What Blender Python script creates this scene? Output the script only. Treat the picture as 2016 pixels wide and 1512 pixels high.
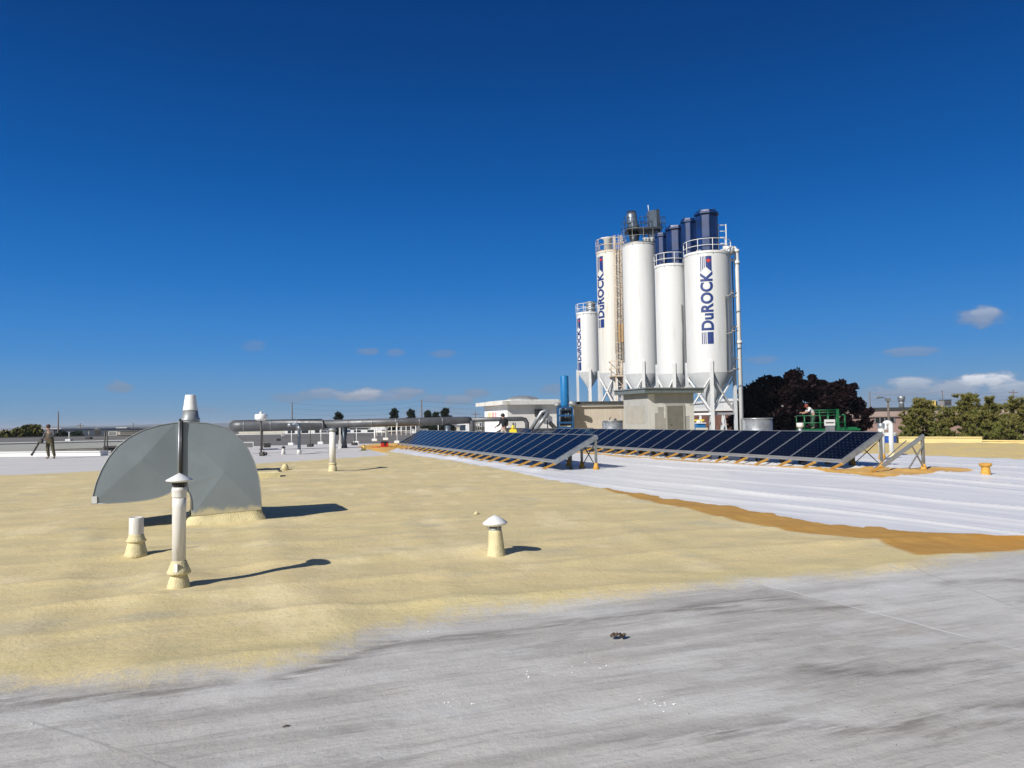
import bpy, bmesh, math, random
import numpy as np
from mathutils import Vector, Matrix, noise as mnoise
R_ = math.radians
random.seed(7)
S = bpy.context.scene
COL = S.collection
for o in list(bpy.data.objects): bpy.data.objects.remove(o)

# ------------------------------------------------------------------ camera
FPX, CX, CY = 1500.0, 1008.0, 756.0
CAMZ, PITCH, ROLL = 1.6, math.atan(72/1500.0), 0.016
Fv = Vector((0, math.cos(PITCH), math.sin(PITCH)))
r0 = Vector((1, 0, 0)); u0 = Vector((0, -math.sin(PITCH), math.cos(PITCH)))
Rv = r0*math.cos(ROLL) - u0*math.sin(ROLL)
Uv = r0*math.sin(ROLL) + u0*math.cos(ROLL)
camd = bpy.data.cameras.new('camera'); cam = bpy.data.objects.new('camera', camd); COL.objects.link(cam)
M = Matrix((Rv, Uv, -Fv)).transposed().to_4x4(); M.translation = (0, 0, CAMZ)
cam.matrix_world = M
camd.sensor_width = 36; camd.lens = 36*FPX/2016; camd.clip_start = .05; camd.clip_end = 30000
S.camera = cam
S.view_settings.view_transform = 'Standard'; S.view_settings.look = 'None'
S.view_settings.exposure = 0.18; S.view_settings.gamma = 1
S.render.resolution_x = 1024; S.render.resolution_y = 768

def ray(px, py): return Fv + Rv*((px-CX)/FPX) + Uv*((CY-py)/FPX)
def at(px, py, z=0.0):                       # point of the plane z seen at a photo pixel
    d = ray(px, py); t = (z-CAMZ)/d.z
    return Vector((d.x*t, d.y*t, z))
def aty(px, py, Y):                          # point at depth Y
    d = ray(px, py); t = Y/d.y
    return Vector((d.x*t, Y, CAMZ+d.z*t))
PHI = R_(20); UX = Vector((math.cos(PHI), math.sin(PHI), 0)); VX = Vector((-math.sin(PHI), math.cos(PHI), 0))

# ------------------------------------------------------------------ sun and sky
SUN_EL, SUN_AZ = R_(33), R_(222)             # compass style: 0 = +Y, clockwise
sd = Vector((math.sin(SUN_AZ)*math.cos(SUN_EL), math.cos(SUN_AZ)*math.cos(SUN_EL), math.sin(SUN_EL)))
sl = bpy.data.lights.new('sun', 'SUN'); sl.energy = 4.7; sl.angle = R_(.5); sl.color = (1, .955, .88)
so = bpy.data.objects.new('sun', sl); COL.objects.link(so)
so.rotation_euler = sd.to_track_quat('Z', 'Y').to_euler()

class N:
    def __init__(s, nt): s.nt = nt; s.nodes = nt.nodes; s.links = nt.links
    def new(s, t, **k):
        n = s.nodes.new(t)
        for a, b in k.items(): setattr(n, a, b)
        return n
    def link(s, a, b): s.links.new(a, b)
    def inp(s, sock, v):
        if hasattr(v, 'is_output'): s.links.new(v, sock)
        else:
            if isinstance(v, (tuple, list)) and len(v) == 3 and sock.type == 'RGBA': v = (*v, 1)
            sock.default_value = v
    def math(s, op, a, b=0.0, c=0.0, clamp=False):
        n = s.new('ShaderNodeMath', operation=op); n.use_clamp = clamp
        s.inp(n.inputs[0], a); s.inp(n.inputs[1], b)
        if op in ('MULTIPLY_ADD',): s.inp(n.inputs[2], c)
        return n.outputs[0]
    def mix(s, f, a, b, mode='MIX'):
        n = s.new('ShaderNodeMix', data_type='RGBA', blend_type=mode)
        s.inp(n.inputs[0], f); s.inp(n.inputs[6], a); s.inp(n.inputs[7], b)
        return n.outputs[2]
    def step(s, v, lo, hi, a=0.0, b=1.0):
        n = s.new('ShaderNodeMapRange', interpolation_type='SMOOTHSTEP')
        s.inp(n.inputs[0], v); n.inputs[1].default_value = lo; n.inputs[2].default_value = hi
        n.inputs[3].default_value = a; n.inputs[4].default_value = b
        return n.outputs[0]
    def noise(s, vec, scale, detail=3, rough=.55, dist=0.0):
        n = s.new('ShaderNodeTexNoise'); s.inp(n.inputs['Vector'], vec) if vec else None
        n.inputs['Scale'].default_value = scale; n.inputs['Detail'].default_value = detail
        n.inputs['Roughness'].default_value = rough; n.inputs['Distortion'].default_value = dist
        return n.outputs[0]
    def mapping(s, vec, loc=(0,0,0), rot=(0,0,0), sc=(1,1,1)):
        n = s.new('ShaderNodeMapping'); s.inp(n.inputs[0], vec)
        n.inputs[1].default_value = loc; n.inputs[2].default_value = rot; n.inputs[3].default_value = sc
        return n.outputs[0]

W = bpy.data.worlds.new("World"); S.world = W; W.use_nodes = True
w = N(W.node_tree); w.nodes.clear()
sky = w.new('ShaderNodeTexSky', sky_type='NISHITA'); sky.sun_disc = False
sky.sun_elevation = SUN_EL; sky.sun_rotation = SUN_AZ; sky.altitude = 200; sky.air_density = 1.0; sky.dust_density = .35; sky.ozone_density = 3.0
tc = w.new('ShaderNodeTexCoord').outputs['Generated']
sx = w.new('ShaderNodeSeparateXYZ'); w.link(tc, sx.inputs[0])
AZ = w.math('ARCTAN2', sx.outputs[0], sx.outputs[1]); EL = w.math('ARCSINE', sx.outputs[2])
hs = w.new('ShaderNodeHueSaturation'); hs.inputs['Saturation'].default_value = 1.18; hs.inputs['Value'].default_value = .9; hs.inputs['Hue'].default_value = .508
gm = w.new('ShaderNodeGamma'); gm.inputs[1].default_value = 1.3
w.link(sky.outputs[0], gm.inputs[0]); w.link(gm.outputs[0], hs.inputs['Color'])
nz = w.noise(w.mapping(tc, sc=(1, 1, 2.2)), 26, 6, .62)
nz2 = w.noise(w.mapping(tc, loc=(3, 1, 2), sc=(1, 1, 2.5)), 60, 4, .6)
warp = w.math('ADD', w.math('MULTIPLY', w.math('SUBTRACT', nz, .5), 3.6), w.math('MULTIPLY', w.math('SUBTRACT', nz2, .5), 2.6))
clouds = [  # px, py, half width px, half height px, density, brightness
 (1925,627,50,14,.62,.30),(1938,619,26,8,.4,.5),(1950,752,52,16,1.0,1.0),(1990,765,60,14,.7,.7),(1885,768,110,16,.75,.42),(1795,757,50,13,.7,.75),(1790,772,95,14,.7,.3),(1770,790,200,16,.5,.25),(1960,785,120,18,.7,.25),
 (235,761,22,6,.35,.15),(640,774,28,6,.35,.35),(710,777,46,8,.55,.42),(797,775,34,7,.4,.25),(755,780,30,6,.3,.35),(722,692,20,4,.25,.15),(872,697,20,5,.2,.15),(778,694,16,4,.2,.2),(500,680,20,6,.15,.2),
 (898,788,28,6,.4,.2),(938,774,20,6,.35,.15),(560,782,22,5,.25,.15),(600,779,24,5,.3,.2),(850,785,30,6,.3,.2),(1795,692,40,5,.25,.3),(1500,708,26,5,.2,.3),(1090,765,24,6,.25,.2),(860,812,60,6,.2,.2),(575,786,26,5,.25,.15),(400,808,30,4,.15,.2)]
dens = None; bri = None
for (px, py, hw, hh, dn, b) in clouds:
    d = ray(px, py).normalized(); a0 = math.atan2(d.x, d.y); e0 = math.asin(d.z)
    k = math.cos(math.atan((px-CX)/FPX))**2
    ax = w.math('MULTIPLY', w.math('SUBTRACT', AZ, a0), 1500/(hw*k) if hw else 1)
    ey = w.math('MULTIPLY', w.math('SUBTRACT', EL, e0), 1500/hh)
    ab = w.math('ADD', w.math('MULTIPLY', ax, ax), w.math('MULTIPLY', w.math('MULTIPLY', ey, ey), 1.0 if hh > 11 else .5))
    m = w.step(w.math('ADD', ab, warp), 1.75 if hh > 11 else 2.3, .0 if hh > 11 else .3, 0, min(1, dn*(1.15 if hh > 11 else 1.9)))
    lit = w.math('MULTIPLY', m, w.step(ey, -.6, .9, b*.45, b))
    dens = m if dens is None else w.math('MAXIMUM', dens, m)
    bri = lit if bri is None else w.math('MAXIMUM', bri, lit)
cr_ = w.new('ShaderNodeValToRGB'); w.link(w.math('DIVIDE', EL, .7), cr_.inputs[0]); cr_.color_ramp.interpolation = 'B_SPLINE'
stops = [(0,(.17,.31,.46)),(.05,(.125,.29,.50)),(.12,(.050,.238,.58)),(.25,(.010,.152,.49)),(.42,(.0008,.086,.35)),(.65,(.0002,.043,.205)),(1,(.0001,.020,.11))]
el = cr_.color_ramp.elements; el[0].position = 0; el[0].color = (*stops[0][1],1); el[1].position = 1; el[1].color = (*stops[-1][1],1)
for p_, c_ in stops[1:-1]: e_ = el.new(p_); e_.color = (*c_,1)
deep = w.mix(1.0, cr_.outputs[0], (11.5,11.5,11.5), 'MULTIPLY')
# the polarised deep blue is strongest opposite the sun (in front); behind, towards the sun, the sky stays paler
front = w.step(sx.outputs[1], -.35, .25)
base = w.mix(w.math('MULTIPLY', front, .985), w.mix(.25, w.mix(1.0, hs.outputs[0], (.62,.60,.58), 'MULTIPLY'), (1.8,1.9,2.0)), deep)
ccol = w.mix(bri, (2.0, 2.6, 3.8), (8.0, 8.4, 9.2))
fin = w.mix(dens, base, ccol)
bg = w.new('ShaderNodeBackground'); w.link(fin, bg.inputs[0]); bg.inputs[1].default_value = .085
wo = w.new('ShaderNodeOutputWorld'); w.link(bg.outputs[0], wo.inputs[0])

# ------------------------------------------------------------------ materials
def mat(name, col, rough=.6, metal=0.0, var=.12, vscale=6.0, bump=0.0, bscale=40.0, col2=None, stretch=(1,1,1), spec=.5, coat=0.0, dirt=None, dscale=2.0, damt=.5):
    m = bpy.data.materials.new(name); m.use_nodes = True; n = N(m.node_tree); n.nodes.clear()
    out = n.new('ShaderNodeOutputMaterial'); p = n.new('ShaderNodeBsdfPrincipled'); n.link(p.outputs[0], out.inputs[0])
    pos = n.new('ShaderNodeTexCoord').outputs['Object']
    v = n.mapping(pos, sc=stretch)
    c2 = col2 or tuple(max(0, c*(1-var*1.6)) for c in col)
    c = n.mix(n.step(n.noise(v, vscale, 5, .6), .35, .68), tuple(col), tuple(c2))
    if dirt: c = n.mix(n.step(n.noise(v, dscale, 6, .7, .3), .52, .72, 0, damt), c, tuple(dirt))
    n.inp(p.inputs['Base Color'], c)
    p.inputs['Metallic'].default_value = metal; p.inputs['Specular IOR Level'].default_value = spec
    n.inp(p.inputs['Roughness'], n.step(n.noise(v, vscale*2.3, 3), .3, .7, max(.03, rough-.07), min(1, rough+.07)))
    p.inputs['Coat Weight'].default_value = coat
    if bump:
        b = n.new('ShaderNodeBump'); b.inputs['Strength'].default_value = min(1, bump); b.inputs['Distance'].default_value = .02
        n.link(n.noise(pos, bscale, 4), b.inputs['Height']); n.link(b.outputs[0], p.inputs['Normal'])
    return m
MT = dict(
 white=mat('white_paint', (.72,.72,.71), .45, var=.05, vscale=1.5),
 silo=mat('silo_white_paint', (.63,.635,.63), .5, var=.05, vscale=.5, stretch=(1,1,.14), dirt=(.50,.45,.37), dscale=2.4, damt=.5),
 silo_old=mat('silo_weathered_paint', (.64,.63,.585), .55, var=.06, vscale=.8, stretch=(2.2,2.2,.14), dirt=(.48,.34,.19), dscale=1.8, damt=.65),
 pipewhite=mat('pipe_white', (.74,.72,.68), .45, var=.12, vscale=5, stretch=(3,3,.5), dirt=(.50,.44,.33), dscale=9, damt=.6),
 creamy=mat('foam_overspray', (.66,.58,.34), .75, var=.12, vscale=9, bump=.5, bscale=60),
 cream2=mat('curb_foam', (.70,.60,.33), .8, var=.12, vscale=5, bump=.7, bscale=45),
 orange=mat('orange_foam', (.62,.33,.055), .8, var=.2, vscale=7, bump=.4, bscale=40),
 yellowf=mat('yellow_foam', (.74,.56,.17), .75, var=.12, vscale=3, bump=.4, bscale=20),
 galv=mat('galvanised_metal', (.38,.40,.42), .45, .6, var=.18, vscale=4),
 galv_dull=mat('dull_galvanised', (.33,.35,.36), .5, .35, var=.16, vscale=3, dirt=(.22,.22,.21), dscale=1.4, damt=.4),
 duct=mat('duct_grey_sheet', (.245,.285,.315), .5, .25, var=.09, vscale=1.1, dirt=(.20,.23,.25), dscale=1.6, damt=.55, bump=.08, bscale=3),
 ductpipe=mat('long_duct_metal', (.125,.13,.14), .45, .35, var=.16, vscale=2),
 alu=mat('aluminium_frame', (.40,.42,.44), .4, .6, var=.08),
 steel=mat('rack_steel', (.30,.30,.28), .5, .5, var=.15),
 darksteel=mat('dark_steel', (.10,.095,.085), .6, .3, var=.2),
 black=mat('black_rubber', (.018,.018,.02), .5),
 bluecyl=mat('blue_paint', (.012,.17,.42), .4, var=.1, vscale=2),
 bluedark=mat('deep_blue_paint', (.008,.075,.20), .45, var=.15),
 navy=mat('navy_housing', (.003,.028,.125), .42, var=.25, vscale=1.4),
 letter=mat('navy_lettering', (.006,.03,.17), .5, var=.1),
 red=mat('red_paint', (.55,.03,.025), .45),
 rust=mat('rusty_cream_steel', (.66,.55,.42), .7, var=.15, vscale=4, dirt=(.38,.20,.10), dscale=3, damt=.8),
 rustbox=mat('tan_steel', (.50,.33,.16), .7, var=.2, vscale=3, stretch=(4,4,.4)),
 topdark=mat('dark_blue_grey_steel', (.05,.065,.085), .4, .4, var=.3, vscale=3),
 topgrey=mat('grey_blue_steel', (.17,.21,.26), .4, .5, var=.2, vscale=2),
 hopper=mat('hopper_grey_white', (.55,.565,.575), .5, var=.08, vscale=1.2),
 stucco=mat('grey_stucco', (.375,.375,.36), .85, var=.07, vscale=2, bump=.3, bscale=25),
 patch=mat('grey_patch_mortar', (.36,.345,.31), .9, var=.08, vscale=2.5),
 patchlight=mat('light_patch_mortar', (.62,.61,.57), .9, var=.08, vscale=2.5),
 doorm=mat('grey_door_paint', (.185,.175,.15), .6, var=.12, vscale=2),
 slab=mat('dark_metal_fascia', (.17,.20,.20), .5, .2, var=.15),
 darkroof=mat('dark_roofing', (.055,.055,.055), .9, var=.25),
 beigewall=mat('beige_panel_wall', (.50,.44,.36), .8, var=.05, vscale=1.5),
 whitewall=mat('white_stucco_wall', (.72,.70,.65), .85, var=.06, vscale=1.5),
 whitebright=mat('bright_white_panel', (.82,.81,.79), .7, var=.03),
 slabwhite=mat('stained_white_fascia', (.66,.65,.61), .7, var=.06, stretch=(1,1,.3), dirt=(.33,.27,.2), dscale=2.4, damt=.7),
 pink=mat('pink_brown_brick', (.36,.235,.20), .9, var=.1, vscale=.4),
 brick=mat('red_brown_brick', (.20,.10,.075), .9, var=.25, vscale=1.5),
 fasciab=mat('pale_brown_fascia', (.42,.31,.27), .8, var=.06, vscale=.4),
 glassd=mat('dark_window', (.02,.025,.03), .15, var=.3),
 yellow=mat('yellow_plastic', (.80,.62,.03), .5),
 green=mat('green_lift_paint', (.010,.14,.05), .4, var=.12),
 bark=mat('bark', (.07,.05,.035), .9, bump=.6, bscale=8, var=.3),
 wood=mat('weathered_pole_wood', (.16,.13,.11), .9),
 concrete=mat('concrete', (.45,.44,.42), .85, var=.12, vscale=2),
 parapet=mat('parapet_yellow_foam', (.78,.62,.27), .8, var=.1, vscale=1.2, bump=.3, bscale=10),
 wallgrey=mat('grey_white_membrane', (.50,.50,.47), .8, var=.08, vscale=.8, stretch=(.4,.4,2)),
 farwhite=mat('distant_white_roof', (.70,.70,.69), .8, var=.05, vscale=.1),
 farcream=mat('distant_cream_wall', (.60,.56,.46), .8, var=.1, vscale=.1),
 fargrey=mat('distant_grey_wall', (.24,.24,.25), .8, var=.2, vscale=.1),
 farbrown=mat('distant_brown_wall', (.15,.11,.095), .9, var=.2, vscale=.1),
 gravel=mat('dark_gravel_roof', (.19,.175,.155), .95, var=.25, vscale=.35, stretch=(.3,1.5,1)),
 skin=mat('skin', (.45,.25,.17), .6), skindark=mat('tanned_skin', (.30,.15,.09), .6),
 olive=mat('olive_overalls', (.10,.085,.045), .9, var=.25, vscale=9), greysleeve=mat('grey_sweater', (.10,.095,.10), .9),
 jacket=mat('black_jacket', (.012,.012,.018), .8), khaki=mat('pale_trousers', (.42,.37,.33), .9), tee=mat('pale_tee_shirt', (.68,.70,.70), .9),
 cap=mat('black_cap', (.015,.015,.02), .7), hair=mat('brown_hair', (.06,.03,.015), .8), redhair=mat('red_cap', (.30,.06,.04), .8), darkpants=mat('dark_green_trousers', (.04,.07,.05), .9),
 boot=mat('pale_work_boot', (.35,.31,.26), .9), plastic=mat('white_plastic', (.82,.82,.80), .35, var=.03),
 bucketblue=mat('blue_label', (.03,.10,.42), .4), salmon=mat('salmon_print', (.80,.33,.30), .8), peach=mat('peach_print', (.85,.62,.38), .8), pinkp=mat('pink_print', (.83,.42,.45), .8),
 scrap=mat('brown_scrap', (.10,.07,.045), .6, var=.4, vscale=30), chip=mat('white_chips', (.85,.85,.83), .8),
)

# ------------------------------------------------------------------ mesh builder
def basis(d):
    d = d.normalized(); a = Vector((0,0,1)) if abs(d.z) < .95 else Vector((1,0,0))
    x = a.cross(d).normalized(); return x, d.cross(x)
class MB:
    def __init__(s): s.v = []; s.f = []; s.sm = []
    def add(s, vs, fs, smooth=False):
        k = len(s.v); s.v += [tuple(v) for v in vs]; s.f += [tuple(i+k for i in f) for f in fs]; s.sm += [smooth]*len(fs); return s
    def box(s, x0, x1, y0, y1, z0, z1, b=0.0):
        if b > 0:
            vs = []
            for z, e in ((z0,b),(z0+b,0),(z1-b,0),(z1,b)):
                for (x, y, sxx, syy) in ((x0,y0,1,1),(x1,y0,-1,1),(x1,y1,-1,-1),(x0,y1,1,-1)):
                    vs.append((x+e*sxx, y+e*syy, z))
            fs = [(3,2,1,0),(12,13,14,15)]
            for r in range(3):
                for i in range(4):
                    j = (i+1) % 4; fs.append((r*4+i, r*4+j, r*4+4+j, r*4+4+i))
            return s.add(vs, fs)
        vs = [(x0,y0,z0),(x1,y0,z0),(x1,y1,z0),(x0,y1,z0),(x0,y0,z1),(x1,y0,z1),(x1,y1,z1),(x0,y1,z1)]
        return s.add(vs, [(3,2,1,0),(4,5,6,7),(0,1,5,4),(1,2,6,5),(2,3,7,6),(3,0,4,7)])
    def bar(s, a, b, w, h=None):               # rectangular bar between two points
        a, b = Vector(a), Vector(b); h = h or w; x, y = basis(b-a)
        vs = []
        for p in (a, b):
            for i, j in ((-1,-1),(1,-1),(1,1),(-1,1)): vs.append(p + x*(i*w/2) + y*(j*h/2))
        return s.add(vs, [(3,2,1,0),(4,5,6,7),(0,1,5,4),(1,2,6,5),(2,3,7,6),(3,0,4,7)])
    def tube(s, pts, rad, n=16, cap=True, smooth=True):
        pts = [Vector(p) for p in pts]; m = len(pts)
        rs = rad if isinstance(rad, (list, tuple)) else [rad]*m
        vs = []; px = None
        for i, p in enumerate(pts):
            d = (pts[min(i+1, m-1)]-pts[max(i-1, 0)])
            if d.length < 1e-9: d = Vector((0,0,1))
            d.normalize()
            if px is None: x, y = basis(d)
            else:
                x = (px - d*px.dot(d));
                x = x.normalized() if x.length > 1e-6 else basis(d)[0]
                y = d.cross(x)
            px = x
            for k in range(n):
                a = 2*math.pi*k/n; vs.append(p + x*(rs[i]*math.cos(a)) + y*(rs[i]*math.sin(a)))
        fs = [(i*n+k, i*n+(k+1) % n, (i+1)*n+(k+1) % n, (i+1)*n+k) for i in range(m-1) for k in range(n)]
        s.add(vs, fs, smooth)
        if cap:
            k0 = len(s.v)-len(vs)
            s.f += [tuple(k0+i for i in reversed(range(n))), tuple(k0+(m-1)*n+i for i in range(n))]; s.sm += [False, False]
        return s
    def lathe(s, prof, n=28, c=(0,0), smooth=True, wob=0.0, seed=0, cap=True):
        vs = []; m = len(prof)
        for i, (r, z) in enumerate(prof):
            for k in range(n):
                a = 2*math.pi*k/n
                q = r*(1+wob*mnoise.noise(Vector((math.cos(a)*2+seed, math.sin(a)*2, z*6+seed)))) if wob else r
                vs.append((c[0]+q*math.cos(a), c[1]+q*math.sin(a), z))
        fs = [(i*n+k, i*n+(k+1) % n, (i+1)*n+(k+1) % n, (i+1)*n+k) for i in range(m-1) for k in range(n)]
        s.add(vs, fs, smooth)
        if cap:
            k0 = len(s.v)-len(vs)
            if prof[0][0] > 1e-4: s.f.append(tuple(k0+i for i in reversed(range(n)))); s.sm.append(False)
            if prof[-1][0] > 1e-4: s.f.append(tuple(k0+(m-1)*n+i for i in range(n))); s.sm.append(False)
        return s
    def prism(s, poly, y0, y1, smooth=False):  # polygon in x-z extruded along y
        n = len(poly); vs = [(x, y0, z) for x, z in poly]+[(x, y1, z) for x, z in poly]
        s.add(vs, [tuple(range(n)), tuple(reversed(range(n, 2*n)))])
        k = len(s.v)-2*n
        for i in range(n): j = (i+1) % n; s.f.append((k+i, k+n+i, k+n+j, k+j)); s.sm.append(smooth)
        return s
    def sphere(s, c, r, n=10, sc=(1,1,1)):
        vs = []; fs = []
        for i in range(n+1):
            t = math.pi*i/n
            for k in range(n*2):
                a = math.pi*k/n; vs.append((c[0]+r*sc[0]*math.sin(t)*math.cos(a), c[1]+r*sc[1]*math.sin(t)*math.sin(a), c[2]-r*sc[2]*math.cos(t)))
        m = n*2
        for i in range(n):
            for k in range(m): fs.append((i*m+k, i*m+(k+1) % m, (i+1)*m+(k+1) % m, (i+1)*m+k))
        return s.add(vs, fs, True)
    def build(s, name, m, parent=None, loc=None, rz=0, merge=False):
        me = bpy.data.meshes.new(name); me.from_pydata(s.v, [], s.f)
        for p, q in zip(me.polygons, s.sm): p.use_smooth = q
        if merge:
            b = bmesh.new(); b.from_mesh(me); bmesh.ops.remove_doubles(b, verts=b.verts, dist=1e-5); bmesh.ops.recalc_face_normals(b, faces=b.faces); b.to_mesh(me); b.free()
        me.materials.append(m if not isinstance(m, str) else MT[m]); me.update()
        o = bpy.data.objects.new(name, me); COL.objects.link(o)
        if parent is not None: o.parent = parent
        if loc is not None: o.location = loc
        o.rotation_euler.z = rz
        return o
def tag(o, label=None, cat=None, group=None, kind=None):
    if label: o['label'] = label
    if cat: o['category'] = cat
    if group: o['group'] = group
    if kind: o['kind'] = kind
    return o
def thing(name, label, cat, loc=(0,0,0), rz=0, group=None):
    o = bpy.data.objects.new(name, None); COL.objects.link(o); o.empty_display_size = .2
    o.location = loc; o.rotation_euler.z = rz; return tag(o, label, cat, group)
def copy_tree(o, parent=None):
    c = o.copy(); COL.objects.link(c); c.parent = parent
    for ch in list(o.children): copy_tree(ch, c)
    return c

# ------------------------------------------------------------------ rooftop terrain
def vnoise(x, y, seed=0):
    xi = np.floor(x).astype(np.int64); yi = np.floor(y).astype(np.int64); xf = x-xi; yf = y-yi
    def h(a, b):
        n = (a*374761393 + b*668265263 + seed*974634777) & 0xffffffff
        n = ((n ^ (n >> 13))*1274126177) & 0xffffffff
        return ((n ^ (n >> 16)) & 0xffff)/65535.0
    u = xf*xf*(3-2*xf); v = yf*yf*(3-2*yf)
    return (h(xi, yi)*(1-u)+h(xi+1, yi)*u)*(1-v)+(h(xi, yi+1)*(1-u)+h(xi+1, yi+1)*u)*v
def smooth(t): t = np.clip(t, 0, 1); return t*t*(3-2*t)
def sdf(px, py, poly):
    """signed distance in metres, positive inside"""
    P = np.array(poly); d = np.full(px.shape, 1e9); ins = np.zeros(px.shape, bool)
    for i in range(len(P)):
        a = P[i]; b = P[(i+1) % len(P)]; e = b-a
        t = np.clip(((px-a[0])*e[0]+(py-a[1])*e[1])/max(1e-9, e@e), 0, 1)
        d = np.minimum(d, np.hypot(px-a[0]-t*e[0], py-a[1]-t*e[1]))
        c = ((a[1] > py) != (b[1] > py)) & (px < (b[0]-a[0])*(py-a[1])/((b[1]-a[1]) if b[1] != a[1] else 1e-9)+a[0])
        ins ^= c
    return np.where(ins, d, -d)
def pdist(px, py, line):
    P = np.array(line); d = np.full(px.shape, 1e9)
    for i in range(len(P)-1):
        a = P[i]; b = P[i+1]; e = b-a
        t = np.clip(((px-a[0])*e[0]+(py-a[1])*e[1])/max(1e-9, e@e), 0, 1)
        d = np.minimum(d, np.hypot(px-a[0]-t*e[0], py-a[1]-t*e[1]))
    return d
def g2(pts, z=0.0): return [tuple(at(x, y, z).xy) for x, y in pts]
fe = g2([(0,1352),(180,1350),(350,1340),(480,1322),(600,1300),(700,1274),(750,1248),(860,1222),(1008,1205),(1258,1176),(1458,1150),(1758,1130),(1858,1112),(1900,1104)])
foam_poly = [(-9, fe[0][1]-.1)] + fe + g2([(2016,1086),(2300,1060)]) + [(34,10),(34,46),(-1,50)] + g2([(735,884),(762,897),(650,905),(515,913),(180,929),(0,938)]) + [(-42,19)]
brown_poly = g2([(1120,950),(1165,960),(1228,978),(1290,995),(1355,1008),(1420,1024),(1490,1038),(1560,1053),(1640,1062),(1720,1070),(1762,1086),(1800,1099),(1830,1101),(1900,1098),(2016,1087),(2300,1060),(2400,1020),(2016,1020),(1500,980),(1200,940)])
L1 = Vector((1.28, 23.5, 0)); L2 = Vector((9.06, 21.1, 0))
def rowpt(L, u, v): p = L+UX*u+VX*v; return (p.x, p.y)
white_poly = g2([(742,886),(800,896),(850,903),(900,911),(960,922),(1000,929),(1075,946),(1130,956),(1180,963),(1240,973),(1298,981),(1300,985),(1380,994),(1460,1005),(1466,1009),(1520,1018),(1570,1027),(1630,1038),(1700,1044),(1708,1041),(1740,1043),(1745,1048),(1830,1054),(1900,1058),(2016,1060),(2300,1058),(2300,925),(2016,913),(1900,908),(1776,902),(1716,900)]) + [rowpt(L2,1.9,9), rowpt(L2,1.9,33), rowpt(L1,3.5,24.6), rowpt(L1,-.4,24.4)]
orange_poly = [rowpt(L2,-1.25,-2.6), rowpt(L2,1.9,-2.5), rowpt(L2,2.7,-1.4), rowpt(L2,.6,-.3), rowpt(L2,-.25,.2), rowpt(L2,-.25,32), rowpt(L2,-1.0,32), rowpt(L2,-.95,12), rowpt(L2,-.9,.3)]
orange2_poly = g2([(700,880),(735,874),(800,872),(830,880),(790,884),(760,892),(745,890),(730,886)])
stain_lines = [g2(l) for l in ([(560,1335),(780,1264),(1000,1246),(1150,1222),(1300,1206),(1450,1192)],[(1300,1206),(1420,1186),(1560,1180)],[(1390,1208),(1560,1202),(1692,1194)],[(1860,1150),(1950,1140),(2100,1148)],[(1740,1440),(1860,1404),(1960,1392),(2100,1380)],[(1840,1452),(1950,1428),(2100,1412)],[(1730,1330),(1930,1303)],[(0,1384),(200,1372),(420,1345)],[(1400,1450),(1560,1425),(1700,1440)],[(1590,1316),(1720,1330)])]
stain_w = [.10,.10,.07,.10,.07,.06,.06,.13,.09,.10]
seamA = g2([(1380,1120),(2016,1282)]); seamB = g2([(100,1432),(400,1530)]); seamC = g2([(1880,1150),(2150,1255)])
duct_c = at(446, 1014)
pass_lines = [(g2([(525,1035),(545,1100),(575,1175),(660,1225)]), .30, .045),(g2([(180,1050),(150,1130),(60,1260)]), .22, .028),(g2([(380,1030),(300,1180),(250,1330)]), .25, .025),(g2([(1120,1000),(1260,1060),(1430,1130)]), .22, .022),(g2([(760,990),(860,1090),(900,1200)]), .25, .022),(g2([(640,1110),(900,1085),(1300,1060),(1640,1075)]), .16, .03),(g2([(0,1205),(280,1190),(560,1120),(950,1090)]), .18, .03)]
mounds = [(at(352,1150).xy,.55,.06),(at(268,1090).xy,.45,.045),(at(978,1092).xy,.6,.07),(duct_c.xy,1.25,.10),(at(655,928).xy,.7,.05)]
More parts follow.
